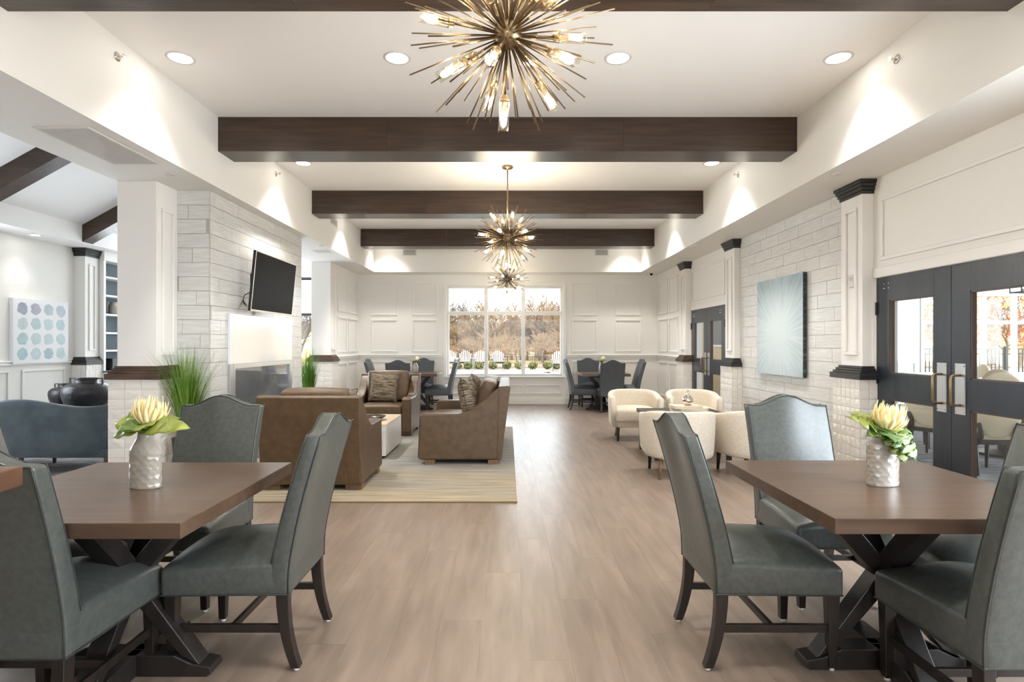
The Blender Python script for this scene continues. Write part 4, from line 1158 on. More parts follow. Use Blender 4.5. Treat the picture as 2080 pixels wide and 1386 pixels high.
# ------------------------------------------------------------------ blue settee, vases and table in the side room
def make_settee(label, group, wd, curve):
    root = thing('settee', label, 'sofa', group=group)
    n = 40; vs = []; fs = []; sec = 14
    for i in range(n + 1):
        u = -1 + 2 * i / n
        x = u * wd / 2
        y = -0.32 + curve * u * u + 0.34 * max(0, abs(u) - 0.86) / 0.14 * 1.0
        x = max(-wd / 2, min(wd / 2, x))
        top = 0.70 + 0.085 * (0.5 + 0.5 * math.cos(math.pi * min(1, abs(u) / 0.72))) + 0.02 * smooth01((abs(u) - 0.72) / 0.28)
        for k in range(sec):
            a = 2 * math.pi * k / sec; cs, sn = math.cos(a), math.sin(a)
            rr = 0.05 * (abs(cs) ** 0.5) * (1 if cs > 0 else -1); zc, hh = (top + 0.17) / 2, (top - 0.17) / 2
            zz = zc + hh * (abs(sn) ** 0.3) * (1 if sn > 0 else -1)
            lean = -0.09 * (zz - 0.17) / 0.6
            vs.append((x * (1 + 0.03 * (zz - 0.17)), y + rr + lean, zz))
    for i in range(n):
        for k in range(sec):
            k2 = (k + 1) % sec
            fs.append((i * sec + k, (i + 1) * sec + k, (i + 1) * sec + k2, i * sec + k2))
    fs.append(tuple(range(sec))); fs.append(tuple(reversed(range(n * sec, (n + 1) * sec))))
    MB().add(vs, fs).build('curved_back', m_blue, root, smooth=True)
    MB().rbox(wd / 2 - 0.08, 0.28, 0.10, 0.04, (6, 4, 1), (0, 0.02, 0.34)).build('seat_cushion', m_blue, root, smooth=True)
    MB().rbox(wd / 2 - 0.09, 0.27, 0.05, 0.02, (6, 4, 1), (0, 0.01, 0.20)).build('seat_base', m_blue, root, smooth=True)
    for x in (-wd / 2 + 0.1, 0.0 - wd * 0.08, wd / 2 - 0.1):
        for y in (-0.22, 0.22):
            MB().tube([(x, y, 0.17), (x, y, 0)], [0.024, 0.016], 4, sq=True).build('leg', m_foot if y < 0 else m_leg, root)
    return root
se = make_settee('blue velvet settee with its curved back to the viewer in the side room', 'blue velvet settees', 1.72, 0.16)
se.location = (-5.0, 6.20, 0)
copy_tree(se, (-5.05, 8.95, 0), R(168), 'blue velvet settee facing the viewer behind the black urns')
st = thing('cocktail_table', 'low dark table under the two black urns', 'table', (-5.65, 7.43, 0))
MB().lathe([(0.60, 0.40), (0.60, 0.44)], 40).build('tabletop', m_tbase, st)
MB().lathe([(0.30, 0), (0.30, 0.03), (0.07, 0.05), (0.07, 0.40)], 24).build('pedestal', m_tbase, st)
def urn(label, loc, s, rz):
    root = thing('urn', label, 'urn', loc, rz, 'black clay urns')
    p = [(0.13, 0), (0.16, 0.02), (0.215, 0.12), (0.25, 0.22), (0.262, 0.30), (0.25, 0.36), (0.21, 0.40), (0.15, 0.415), (0.125, 0.42), (0.122, 0.47), (0.128, 0.478), (0.105, 0.478), (0.10, 0.42)]
    MB().lathe([(r * s, z * s) for r, z in p], 36).build('urn_body', m_black, root, smooth=True)
    for sx in (-1, 1):
        MB().tube([(sx * 0.12 * s, 0, 0.474 * s), (sx * 0.205 * s, 0, 0.474 * s), (sx * 0.205 * s, 0, 0.385 * s)], 0.012 * s, 4, sq=True).build('handle', m_black, root)
urn('large black two-handled urn behind the blue settee', (-5.35, 7.19, 0.44), 1.0, 0)
urn('smaller black two-handled urn beside the large one', (-5.98, 7.68, 0.44), 0.78, 0)

# ================================================================== WALL PIECES
# fireplace insert
fp = thing('fireplace', 'glazed fireplace with a tall polished white panel under the television', 'fireplace', (-3.006, 6.95, 0))
MB().box(0, 0.03, -0.87, 0.87, 1.13, 1.68).build('upper_panel', m_panel, fp, bevel=0.003)
for y0, y1 in ((-0.87, -0.80), (0.80, 0.87)): MB().box(0, 0.03, y0, y1, 0.10, 1.13).build('side_panel', m_steel, fp, bevel=0.003)
MB().box(0, 0.03, -0.80, 0.80, 0.10, 0.30).build('lower_panel', m_steel, fp, bevel=0.003)
b = MB(); 
for q in ((0.004, 0.036, -0.80, 0.80, 1.08, 1.13), (0.004, 0.036, -0.80, 0.80, 0.30, 0.33), (0.004, 0.036, -0.80, -0.77, 0.33, 1.08), (0.004, 0.036, 0.77, 0.80, 0.33, 1.08)): b.box(*q)
b.build('glass_frame', m_steel, fp)
MB().box(0.006, 0.016, -0.77, 0.77, 0.33, 1.08).build('fire_glass', m_fglass, fp)
MB().box(0, 0.05, -0.9, 0.9, 0.0, 0.10).build('hearth_strip', m_steel, fp)
# television
tv = thing('television', 'black flat television tilted on a wall mount above the fireplace', 'television', (-2.78, 6.78, 2.045)); 
tv.rotation_euler = (0, R(5.5), 0)
MB().box(-0.03, 0, -0.59, 0.59, -0.333, 0.333).build('housing', m_tvb, tv, bevel=0.004)
MB().box(0.0, 0.003, -0.578, 0.578, -0.312, 0.322).build('screen', m_tvs, tv)
b = MB().box(0, 0.004, -0.59, 0.59, -0.333, -0.314).box(0, 0.004, -0.59, -0.579, -0.314, 0.333).box(0, 0.004, 0.579, 0.59, -0.314, 0.333).box(0, 0.004, -0.579, 0.579, 0.323, 0.333)
b.build('bezel', m_steel, tv)
MB().box(-0.10, -0.03, -0.40, 0.40, -0.25, 0.16).build('rear_housing', m_tvb, tv, bevel=0.03)
MB().tube([(-0.09, -0.15, -0.05), (-0.15, 0.0, -0.02), (-0.22, 0.0, -0.02)], 0.02, 6).build('mount_arm', m_dark, tv)
MB().box(-0.228, -0.215, -0.15, 0.15, -0.2, 0.15).build('mount_plate', m_dark, tv)
MB().tube([(-0.09, -0.35, -0.1), (-0.16, -0.42, -0.16), (-0.2, -0.36, -0.22), (-0.205, -0.2, -0.3)], 0.005, 6).build('cable', m_dark, tv, smooth=True)

# abstract canvas on the right stone wall
def canvas_mat():
    m = bpy.data.materials.new('burst_painting'); m.use_nodes = True
    nt = m.node_tree; N = nt.nodes; L = nt.links; b = N['Principled BSDF']
    b.inputs['Roughness'].default_value = 0.55
    tc = N.new('ShaderNodeTexCoord'); sp = N.new('ShaderNodeSeparateXYZ'); L.new(tc.outputs['Object'], sp.inputs[0])
    ad = N.new('ShaderNodeMath'); ad.operation = 'ADD'; ad.inputs[1].default_value = 0.12; L.new(sp.outputs['Z'], ad.inputs[0])
    at = N.new('ShaderNodeMath'); at.operation = 'ARCTAN2'; L.new(ad.outputs[0], at.inputs[0]); L.new(sp.outputs['Y'], at.inputs[1])
    cb = N.new('ShaderNodeCombineXYZ'); L.new(sp.outputs['Y'], cb.inputs[0]); L.new(ad.outputs[0], cb.inputs[1])
    ln = N.new('ShaderNodeVectorMath'); ln.operation = 'LENGTH'; L.new(cb.outputs[0], ln.inputs[0])
    cb2 = N.new('ShaderNodeCombineXYZ')
    mu = N.new('ShaderNodeMath'); mu.operation = 'MULTIPLY'; mu.inputs[1].default_value = 16; L.new(at.outputs[0], mu.inputs[0]); L.new(mu.outputs[0], cb2.inputs[0])
    mu2 = N.new('ShaderNodeMath'); mu2.operation = 'MULTIPLY'; mu2.inputs[1].default_value = 1.6; L.new(ln.outputs['Value'], mu2.inputs[0]); L.new(mu2.outputs[0], cb2.inputs[1])
    nz = N.new('ShaderNodeTexNoise'); nz.inputs['Scale'].default_value = 1.0; nz.inputs['Detail'].default_value = 5; L.new(cb2.outputs[0], nz.inputs['Vector'])
    s1 = N.new('ShaderNodeMapRange'); s1.inputs['From Min'].default_value = 0.05; s1.inputs['From Max'].default_value = 0.85; s1.inputs['To Min'].default_value = 0.55; s1.inputs['To Max'].default_value = -0.25
    L.new(ln.outputs['Value'], s1.inputs['Value'])
    a2 = N.new('ShaderNodeMath'); a2.operation = 'ADD'; L.new(nz.outputs['Fac'], a2.inputs[0]); L.new(s1.outputs[0], a2.inputs[1])
    cr = N.new('ShaderNodeValToRGB'); e = cr.color_ramp.elements
    e[0].position = 0.22; e[0].color = C(152, 172, 180); e[1].position = 0.80; e[1].color = C(196, 208, 212)
    e2 = e.new(0.45); e2.color = C(174, 190, 197)
    L.new(a2.outputs[0], cr.inputs['Fac']); L.new(cr.outputs['Color'], b.inputs['Base Color'])
    return m
pa = thing('wall_canvas', 'large pale blue starburst canvas on the stone feature wall', 'painting', (XR - 0.03, 7.09, 1.57))
MB().box(-0.04, -0.001, -0.595, 0.595, -0.61, 0.61).build('canvas_edge', mat('dark_canvas_edge', C(30, 46, 46), 0.4, col2=C(104, 124, 118), nscale=7, nstretch=(1, 1, 3), lo=0.5, hi=0.75), pa, bevel=0.002)
MB().box(-0.043, -0.0401, -0.594, 0.594, -0.609, 0.609).build('canvas_face', canvas_mat(), pa)

# dotted canvas in the side room
dp = thing('wall_canvas', 'white canvas with sixteen watercolour dots on the side room wall', 'painting', (XS + 0.002, 8.45, 1.535))
MB().box(0, 0.055, -0.50, 0.50, -0.47, 0.47).build('canvas_board', mat('canvas_white', C(234, 234, 236), 0.7), dp, bevel=0.003)
DOTC = [(128, 142, 172), (150, 160, 186), (160, 190, 204), (158, 190, 206), (176, 208, 204), (156, 198, 212), (176, 212, 216), (160, 206, 218), (150, 198, 208), (172, 208, 206), (172, 208, 214), (172, 210, 216), (136, 196, 210), (176, 206, 218), (142, 182, 204), (172, 210, 214)]
for i in range(16):
    r, q = divmod(i, 4)
    rs = random.Random(i); pts = []
    for k in range(18):
        a = 2 * math.pi * k / 18
        rad = 0.088 * (1 + 0.10 * math.sin(2 * a + rs.uniform(0, 6)) + rs.uniform(-0.06, 0.06))
        pts.append((rad * math.cos(a), rad * math.sin(a)))
    av = sum(DOTC[i]) / 3; dc_ = [av + (v - av) * 0.6 for v in DOTC[i]]
    mm = mat('watercolour_%d' % i, C(*[int(v * 0.78 + 46) for v in dc_]), 0.7, col2=C(*[int(v * 0.7 + 72) for v in dc_]), nscale=9)
    MB().prism(pts, 0, 0.001, 'x').build('painted_dot', mm, dp, loc=(0.0552, -0.345 + 0.23 * q, 0.325 - 0.218 * r))

# small thermostats on column panels
for y, z, lab in ((5.50, 1.96, 'small grey thermostat on the column beside the near doors'), (10.83, 2.0, 'small grey thermostat on the far right column')):
    t = thing('thermostat', lab, 'thermostat', (3.352, y, z))
    MB().box(-0.02, 0, -0.04, 0.04, -0.06, 0.06).build('body', m_grille, t, bevel=0.006)
    MB().box(-0.022, -0.02, -0.025, 0.025, 0.0, 0.04).build('display', mat('thermo_display', C(180, 186, 184), 0.3), t)

# ------------------------------------------------------------------ grass plants
def grass_plant(label, loc, pot_h, pot_r, blades, ht, spread, seed, ok):
    rs = random.Random(seed)
    root = thing('grass_plant', label, 'plant', loc, group='potted grass plants')
    MB().lathe([(pot_r * 0.72, 0), (pot_r, pot_h), (pot_r * 0.93, pot_h), (pot_r * 0.9, pot_h - 0.04), (0.0001, pot_h - 0.04)], 4, cap=True).build('planter', m_pot, root, rot=(0, 0, R(45)))
    b = MB()
    for i in range(blades):
        a = rs.uniform(0, 2 * math.pi); r0 = pot_r * 0.75 * math.sqrt(rs.random()) * 0.7
        x, y = r0 * math.cos(a), r0 * math.sin(a)
        h = ht * rs.uniform(0.55, 1.0); out = spread * rs.random() ** 1.6 * (0.3 + h / ht)
        az = a + rs.uniform(-0.7, 0.7)
        for _ in range(30):
            if ok(x + out * math.cos(az), y + out * math.sin(az)): break
            az = rs.uniform(0, 6.283)
        wd = rs.uniform(0.0022, 0.0045)
        pv = []; n = 5
        for k in range(n + 1):
            t = k / n
            o_ = out * t ** 2.1
            pv.append((x + o_ * math.cos(az), y + o_ * math.sin(az), pot_h - 0.05 + h * (t - 0.18 * (out / ht) * t ** 3)))
        px_, py_ = -math.sin(az + 0.6), math.cos(az + 0.6)
        vs = []
        for k, p in enumerate(pv):
            w_ = wd * (1 - (k / n) ** 2 * 0.92)
            vs += [(p[0] - px_ * w_, p[1] - py_ * w_, p[2]), (p[0] + px_ * w_, p[1] + py_ * w_, p[2])]
        b.add(vs, [(2 * k, 2 * k + 1, 2 * k + 3, 2 * k + 2) for k in range(n)])
    g = b.build('grass_blades', m_grass, root); g['kind'] = 'stuff'
    return root
grass_plant('tall green grass plant beside the broad cream column', (-3.09, 5.45, 0), 0.46, 0.13, 520, 0.98, 0.30, 1, lambda x, y: (x > -0.18 or y < -0.14) and y < 0.25)
grass_plant('tall green grass plant behind the fireplace wall corner', (-3.02, 8.58, 0), 0.40, 0.13, 460, 1.02, 0.20, 2, lambda x, y: y > -0.28)

# ------------------------------------------------------------------ starburst chandeliers
rod_me = MB().tube([(0, 0, 0), (0, 0, 1)], 0.0034, 6).mesh('rod', m_bronze, True)
sock_me = MB().lathe([(0.011, 0), (0.018, 0.004), (0.018, 0.016), (0.022, 0.02), (0.022, 0.028), (0.015, 0.03), (0.015, 0.072), (0.0001, 0.073)], 14).mesh('socket', m_bronze, True)
tube_me = MB().lathe([(0.02, 0.024), (0.0235, 0.03), (0.0235, 0.15), (0.0222, 0.15), (0.0222, 0.03)], 16, cap=False).mesh('glass_tube', m_bglass, True)
bulb_me = MB().lathe([(0.0001, 0.070), (0.010, 0.073), (0.0135, 0.085), (0.0135, 0.118), (0.008, 0.132), (0.0001, 0.136)], 12).mesh('bulb', m_bulb, True)
bulb_soft = bulb_me.copy(); bulb_soft.materials[0] = mat('lit_bulb_soft', (1, 0.8, 0.5, 1), 0.4, emit=(1.0, 0.91, 0.77, 1), estr=45.0)
def chandelier(label, y, z, bulb_me=bulb_me):
    rs = random.Random(11)
    root = thing('starburst_chandelier', label, 'chandelier', (0, y, z), group='starburst chandeliers')
    MB().lathe([(0.0001, -0.062)] + [(0.062 * math.sin(R(a)), -0.062 * math.cos(R(a))) for a in range(15, 180, 15)] + [(0.0001, 0.062)], 20).build('hub', m_bronze, root, smooth=True)
    MB().tube([(0, 0, 0.05), (0, 0, CEIL - z - 0.02)], 0.008, 8).build('stem', m_bronze, root, smooth=True)
    MB().lathe([(0.07, 0), (0.07, -0.02), (0.06, -0.028), (0.012, -0.03), (0.009, -0.05)], 24).build('canopy', m_bronze, root, smooth=True, loc=(0, 0, CEIL - z))
    n = 100; ga = math.pi * (3 - math.sqrt(5)); dirs = []
    for i in range(n):
        zz = 1 - 2 * (i + 0.5) / n; rr = math.sqrt(1 - zz * zz); a = ga * i
        d = Vector((rr * math.cos(a), rr * math.sin(a), zz)) + Vector((rs.uniform(-.09, .09), rs.uniform(-.09, .09), rs.uniform(-.09, .09)))
        d.normalize()
        if d.z > 0.97: continue
        dirs.append(d)
    for d in dirs:
        L_ = rs.uniform(0.36, 0.47)
        o = put('rod', rod_me, root, loc=d * 0.05); o.scale = (1, 1, L_ - 0.05)
        o.rotation_euler = d.to_track_quat('Z', 'Y').to_euler()
    bd = []
    for el, cnt, off in ((52, 4, 20), (3, 6, 12), (-38, 5, 40), (-78, 1, 100)):
        for k in range(cnt):
            a = R(off + 360 * k / cnt); e = R(el + rs.uniform(-6, 6))
            bd.append(Vector((math.cos(e) * math.cos(a), math.cos(e) * math.sin(a), math.sin(e))))
    for d in bd:
        q = d.to_track_quat('Z', 'Y').to_euler()
        L_ = rs.uniform(0.20, 0.24)
        o = put('lamp_arm', rod_me, root, loc=d * 0.05); o.scale = (1.6, 1.6, L_ - 0.05); o.rotation_euler = q
        s_ = put('socket', sock_me, root, loc=d * L_); s_.rotation_euler = q
        put('glass_tube', tube_me, s_); put('bulb', bulb_me, s_)
    return root
chandelier('brass starburst chandelier nearest the viewer, largest in view', 2.457, 2.69)
chandelier('brass starburst chandelier in the middle of the row', 7.17, 2.69)
chandelier('brass starburst chandelier in front of the picture window, smallest in view', 11.76, 2.69, bulb_soft)

# ================================================================== DINING HALL BEYOND THE DOORS
m_hleg = mat('hall_chair_wood', C(40, 36, 36), 0.4)
m_hpad = mat('hall_chair_pad', C(214, 196, 168), 0.6)
def make_oval(label, group):
    root = thing('oval_back_chair', label, 'chair', group=group)
    b = MB(); n = 28; vs = []; fs = []
    prof = [(1.0, -0.02), (1.03, 0.0), (1.0, 0.02), (0.9, 0.03), (0.0, 0.034)]
    for s, d in [(0.0, -0.03), (0.92, -0.026)] + prof:
        for k in range(n):
            a = 2 * math.pi * k / n
            vs.append((0.235 * s * math.cos(a), -0.235 + d - 0.10 * (0.29 * s * math.sin(a)) , 0.665 + 0.285 * s * math.sin(a)))
    m_ = 7
    for i in range(m_ - 1):
        for k in range(n):
            k2 = (k + 1) % n; fs.append((i * n + k, i * n + k2, (i + 1) * n + k2, (i + 1) * n + k))
    b.add(vs, fs).build('oval_back', m_hpad, root, smooth=True)
    MB().rbox(0.235, 0.225, 0.04, 0.025, (4, 4, 1), (0, 0.0, 0.40)).build('seat', m_hpad, root, smooth=True)
    MB().box(-0.22, 0.22, -0.215, 0.215, 0.315, 0.36).build('seat_frame', m_hleg, root, bevel=0.004)
    for sx in (-1, 1):
        MB().tube([(sx * 0.195, -0.205, 0.33), (sx * 0.165, -0.24, 0.40), (sx * 0.165, -0.25, 0.47), (sx * 0.19, -0.255, 0.54)], [0.036, 0.032, 0.028, 0.02], 6).build('back_support', m_hleg, root, smooth=True)
        MB().tube([(sx * 0.19, 0.185, 0.34), (sx * 0.19, 0.195, 0)], [0.024, 0.014], 6).build('leg', m_hleg, root)
        MB().tube([(sx * 0.18, -0.19, 0.34), (sx * 0.19, -0.25, 0)], [0.024, 0.015], 6).build('leg', m_hleg, root)
    return root
GO = 'oval back chairs in the dining hall'
oc = make_oval('cream oval back chair just behind the near door glass', GO)
oc.location = (5.03, 6.02, 0); oc.rotation_euler = (0, 0, R(-6))
def htable(label, x, y, r=0.72):
    t = thing('round_table', label, 'table', (x, y, 0), group='white cloth tables in the dining hall')
    MB().lathe([(r, 0.70), (r, 0.735), (r - 0.01, 0.745)], 40).build('cloth_top', m_cloth, t)
    MB().lathe([(r + 0.002, 0.735), (r + 0.01, 0.62), (r - 0.02, 0.60)], 40, cap=False).build('cloth_drop', m_cloth, t, smooth=True)
    MB().lathe([(0.3, 0), (0.28, 0.03), (0.06, 0.06), (0.05, 0.70)], 20).build('pedestal', m_hleg, t)
    return t
htable('white cloth table behind the near door glass', 6.05, 6.9)
htable('white cloth table in the middle of the dining hall', 8.9, 9.6)
htable('white cloth table near the dining hall window', 8.3, 11.5)
for x, y, rz, lab in ((5.12, 6.75, -60, 'cream oval back chair at the edge of the near door glass'),
                      (5.74, 6.12, 12, 'cream oval back chair right of the first one behind the door'),
                      (5.35, 7.55, -120, 'cream oval back chair on the far side of the first cloth table'),
                      (6.75, 7.65, 150, 'cream oval back chair facing the viewer at the first cloth table'),
                      (8.0, 9.1, -60, 'cream oval back chair left of the middle cloth table'),
                      (8.8, 8.7, 0, 'cream oval back chair in front of the middle cloth table'),
                      (8.6, 10.5, 180, 'cream oval back chair behind the middle cloth table'),
                      (9.8, 10.1, 120, 'cream oval back chair right of the middle cloth table'),
                      (7.5, 11.1, -60, 'cream oval back chair left of the table by the hall window'),
                      (8.35, 10.7, 0, 'cream oval back chair in front of the table by the hall window'),
                      (9.2, 11.3, 80, 'cream oval back chair right of the table by the hall window')):
    copy_tree(oc, (x, y, 0), R(rz), lab)
struct(frame_on(wall_back, 'y-', 8.75, 9.15, 0.2, 0.95, YB), 'wainscot', 'trim') if False else frame_on(wall_back, 'y-', 8.72, 9.12, 0.2, 0.95, YB)
o = MB().box(8.25, 8.52, YB - 0.14, YB, 0, 2.82).build('column_hall', mat('beige_column', C(222, 206, 186), 0.6)); struct(o, 'beige column of the dining hall by its window', 'column')
gp = thing('wall_board', 'grey wall board seen through the far door glass', 'board', (4.62, 11.15, 1.35)); MB().box(-0.6, 0.6, -0.03, 0, -0.02, 1.0).build('board_panel', mat('grey_board', C(126, 122, 116), 0.6), gp); MB().box(-0.62, 0.62, -0.035, 0, -0.05, -0.02).build('board_ledge', m_trim, gp)
copy_tree(oc, (4.45, 10.55, 0), R(100), 'dark legged chair seen through the far door glass')
pn = thing('lantern_pendant', 'black square lantern pendant at the right edge beyond the doors', 'pendant', (9.55, 10.5, 2.30))
b = MB()
for sx in (-1, 1):
    for sy in (-1, 1): b.box(sx * 0.12 - 0.01, sx * 0.12 + 0.01, sy * 0.12 - 0.01, sy * 0.12 + 0.01, 0, 0.36)
for z in (0, 0.34):
    b.box(-0.13, 0.13, -0.13, -0.11, z, z + 0.02).box(-0.13, 0.13, 0.11, 0.13, z, z + 0.02).box(-0.13, -0.11, -0.11, 0.11, z, z + 0.02).box(0.11, 0.13, -0.11, 0.11, z, z + 0.02)
b.build('lantern_frame', m_dark, pn); MB().tube([(0, 0, 0.36), (0, 0, 0.52)], 0.008, 6).build('hanging_rod', m_dark, pn); MB().lathe([(0.012, 0.08), (0.012, 0.2), (0.001, 0.22)], 8).build('candle_bulb', m_bulb, pn)

# ================================================================== OUTDOORS
m_conc = mat('pool_deck_concrete', C(88, 77, 65), 0.85, col2=C(97, 85, 73), nscale=1.5)
m_mulch = mat('mulch', C(52, 36, 28), 0.95, col2=C(80, 58, 44), nscale=30, bump=0.6, bscale=60)
m_field = mat('dry_grass', C(118, 96, 64), 0.95, col2=C(140, 116, 80), nscale=1.2, ndetail=8)
m_cover = mat('pool_cover', C(100, 118, 118), 0.5, col2=C(114, 130, 128), nscale=0.6)
m_bark = mat('bare_bark', C(38, 31, 26), 0.9, col2=C(62, 52, 43), nscale=3, rnd=0.16)
m_twig = mat('pale_twigs', C(98, 80, 59), 0.9, rnd=0.12)
m_orange = mat('rust_leaves', C(196, 112, 66), 0.7, rnd=0.1)
m_fence = mat('black_fence', C(30, 28, 27), 0.4)
m_adir = mat('white_plastic', C(78, 78, 80), 0.4)
m_bush = mat('bush_leaves', C(34, 46, 15), 0.6, col2=C(80, 80, 28), nscale=9, rnd=0.2)
struct(MB().box(-40, 60, YB + 0.2, 32.0, -0.12, -0.02).build('ground_deck', m_conc), 'sunlit beige concrete pool deck outside', 'ground')
struct(MB().box(3.66, 40, -30, 2.9, -0.12, -0.02).build('ground_side_yard', m_conc), 'concrete terrace outside the added opening in the right wall', 'ground')
struct(MB().box(-40, 3.66, -40, -6.2, -0.12, -0.02).build('ground_front_yard', m_conc), 'concrete forecourt behind the viewer', 'ground')
struct(MB().box(-40, 40, 32.0, 35.0, -0.10, 0.0).build('ground_mulch_bed', m_mulch), 'dark mulch bed below the white garden chairs', 'ground')
b = MB(); nx_, ny_ = 60, 26; vs = []; fs = []
rs = random.Random(4)
for j in range(ny_ + 1):
    for i in range(nx_ + 1):
        x = -90 + 200 * i / nx_; y = 34.5 + 105 * (j / ny_) ** 1.3
        z = -0.02 - 0.7 * smooth01((y - 34.5) / 6) + (6.6 * smooth01((y - 75) / 45) + rs.uniform(-.3, .3) * smooth01((y - 50) / 20))
        vs.append((x, y, z))
for j in range(ny_):
    for i in range(nx_):
        a = j * (nx_ + 1) + i; fs.append((a, a + 1, a + nx_ + 2, a + nx_ + 1))
struct(b.add(vs, fs).build('ground_meadow', m_field, smooth=True), 'dry tan meadow rising behind the fence', 'ground')
pc = thing('pool', 'swimming pool under a pale aqua winter cover', 'pool', (-4.5, 23.2, -0.02))
MB().box(-6.3, 6.3, -4.6, 4.6, 0, 0.03).build('pool_cover', m_cover, pc)
for i in range(9):
    MB().box(-6.3 + 1.5 * i, -6.25 + 1.5 * i, -4.6, 4.6, 0.03, 0.036).build('cover_strap', mat('strap', C(120, 140, 138), 0.7), pc)
for i in range(9):
    MB().box(-6.4 + 1.5 * i, -6.1 + 1.5 * i, 4.62, 4.8, 0, 0.05).build('anchor_weight', m_dark, pc)
for k, (x, y) in enumerate(((1.85, 26.6), (2.5, 25.2), (2.9, 25.9))):
    MB().box(x + 4.5 - 0.16, x + 4.5 + 0.16, y - 23.2 - 0.1, y - 23.2 + 0.1, 0, 0.06).build('anchor_weight', m_dark, pc)

def make_adirondack(label):
    root = thing('garden_chair', label, 'chair', group='white slatted garden chairs by the pool')
    for i in range(7):
        u = (i - 3) / 3.0; x = u * 0.30; h = 1.02 - 0.16 * u * u
        M = Matrix.Translation((x * 0.9, -0.22, 0.28)) @ Matrix.Rotation(R(14), 4, 'X') @ Matrix.Rotation(R(4 * u), 4, 'Y')
        MB().box(-0.031, 0.031, -0.01, 0.01, 0, h - 0.28, M).build('back_slat', m_adir, root)
    for i in range(5):
        y = -0.18 + 0.12 * i
        MB().box(-0.27, 0.27, y, y + 0.10, 0.30 + 0.022 * i, 0.32 + 0.022 * i).build('seat_slat', m_adir, root)
    for sx in (-1, 1):
        MB().box(sx * 0.36 - 0.07, sx * 0.36 + 0.07, -0.36, 0.44, 0.56, 0.585).build('armrest', m_adir, root)
        MB().box(sx * 0.31 - 0.015, sx * 0.31 + 0.015, 0.33, 0.44, 0, 0.56).build('leg', m_adir, root)
        MB().prism([(-0.5, 0.0), (-0.4, 0.0), (0.42, 0.36), (0.42, 0.42), (-0.35, 0.32)], sx * 0.28 - 0.012, sx * 0.28 + 0.012, 'x').build('leg', m_adir, root)
    return root
ad = make_adirondack('white slatted garden chair at the left edge of the window'); AY = 31.4
ad.location = (px(913, AY), AY, -0.02); ad.rotation_euler = (0, 0, R(180))
for x, lab, yy in ((944, 'white slatted garden chair second from the left in the window', AY), (976, 'white slatted garden chair third from the left in the window', AY), (1012, 'white slatted garden chair in the middle window pane', AY), (1135, 'white slatted garden chair at the right edge of the window', 28.6)):
    copy_tree(ad, (px(x, yy), yy, -0.02), R(180 + (x * 7 % 13) - 6), lab)

def leaf_ball(r, n, m, seed, leafs=0.05, flat=0.75):
    rs = random.Random(seed); b = MB()
    for i in range(n):
        d = Vector((rs.gauss(0, 1), rs.gauss(0, 1), rs.gauss(0, 1))).normalized() * r * rs.uniform(0.55, 1.0)
        d.z = d.z * flat + r * flat
        q = Euler((rs.uniform(0, 6), rs.uniform(0, 6), rs.uniform(0, 6))).to_matrix(); s_ = leafs * rs.uniform(.7, 1.3)
        b.add([d + q @ Vector(p) for p in ((-s_, 0, 0), (0, -s_ * .5, 0), (s_, 0, 0), (0, s_ * .5, 0))], [(0, 1, 2, 3)])
    return b.mesh('foliage', m)
bm_ = [leaf_ball(0.27, 420, m_bush, 20 + i) for i in range(3)]
for i, x in enumerate((929, 950, 973, 1001, 1030, 1055, 1082, 1112, 1131)):
    root = thing('low_shrub', 'low green shrub in the mulch bed, number %s from the left' % ('one two three four five six seven eight nine'.split()[i]), 'shrub', (px(x, 30.7), 30.7, -0.02), R(40 * i), 'low shrubs in the mulch bed')
    f_ = put('foliage', bm_[i % 3], root); f_['kind'] = 'stuff'
    MB().tube([(0, 0, 0), (0, 0, 0.2)], 0.02, 5).build('stem', m_bark, root)

def fence(label, x0, x1, y, zb, zt, step, posts, joined):
    root = thing('metal_fence', label, 'fence', (0, y, 0))
    for z in (zt - 0.04, zt - 0.2, zb + 0.12): MB().box(x0, x1, -0.015, 0.015, z, z + 0.04).build('rail', m_fence, root)
    n = int((x1 - x0) / step)
    if joined:
        b = MB()
        for i in range(n): b.box(x0 + step * i - 0.012, x0 + step * i + 0.012, -0.012, 0.012, zb, zt)
        o = b.build('pickets', m_fence, root); o['kind'] = 'stuff'
    else:
        me = MB().box(-0.012, 0.012, -0.012, 0.012, zb, zt).mesh('picket', m_fence)
        for i in range(n): put('picket', me, root, loc=(x0 + step * i, 0, 0))
    k = int((x1 - x0) / posts) + 1
    for i in range(k): MB().box(x0 + posts * i - 0.04, x0 + posts * i + 0.04, -0.04, 0.04, zb - 0.1, zt + 0.06).build('post', m_fence, root)
fence('black metal picket fence behind the white garden chairs', -12, 11, 38.0, -0.55, 0.68, 0.12, 2.4, True)
fence('black metal picket fence outside the dining hall window', 11.0, 20, 17.5, 0.0, 1.22, 0.12, 2.2, False)

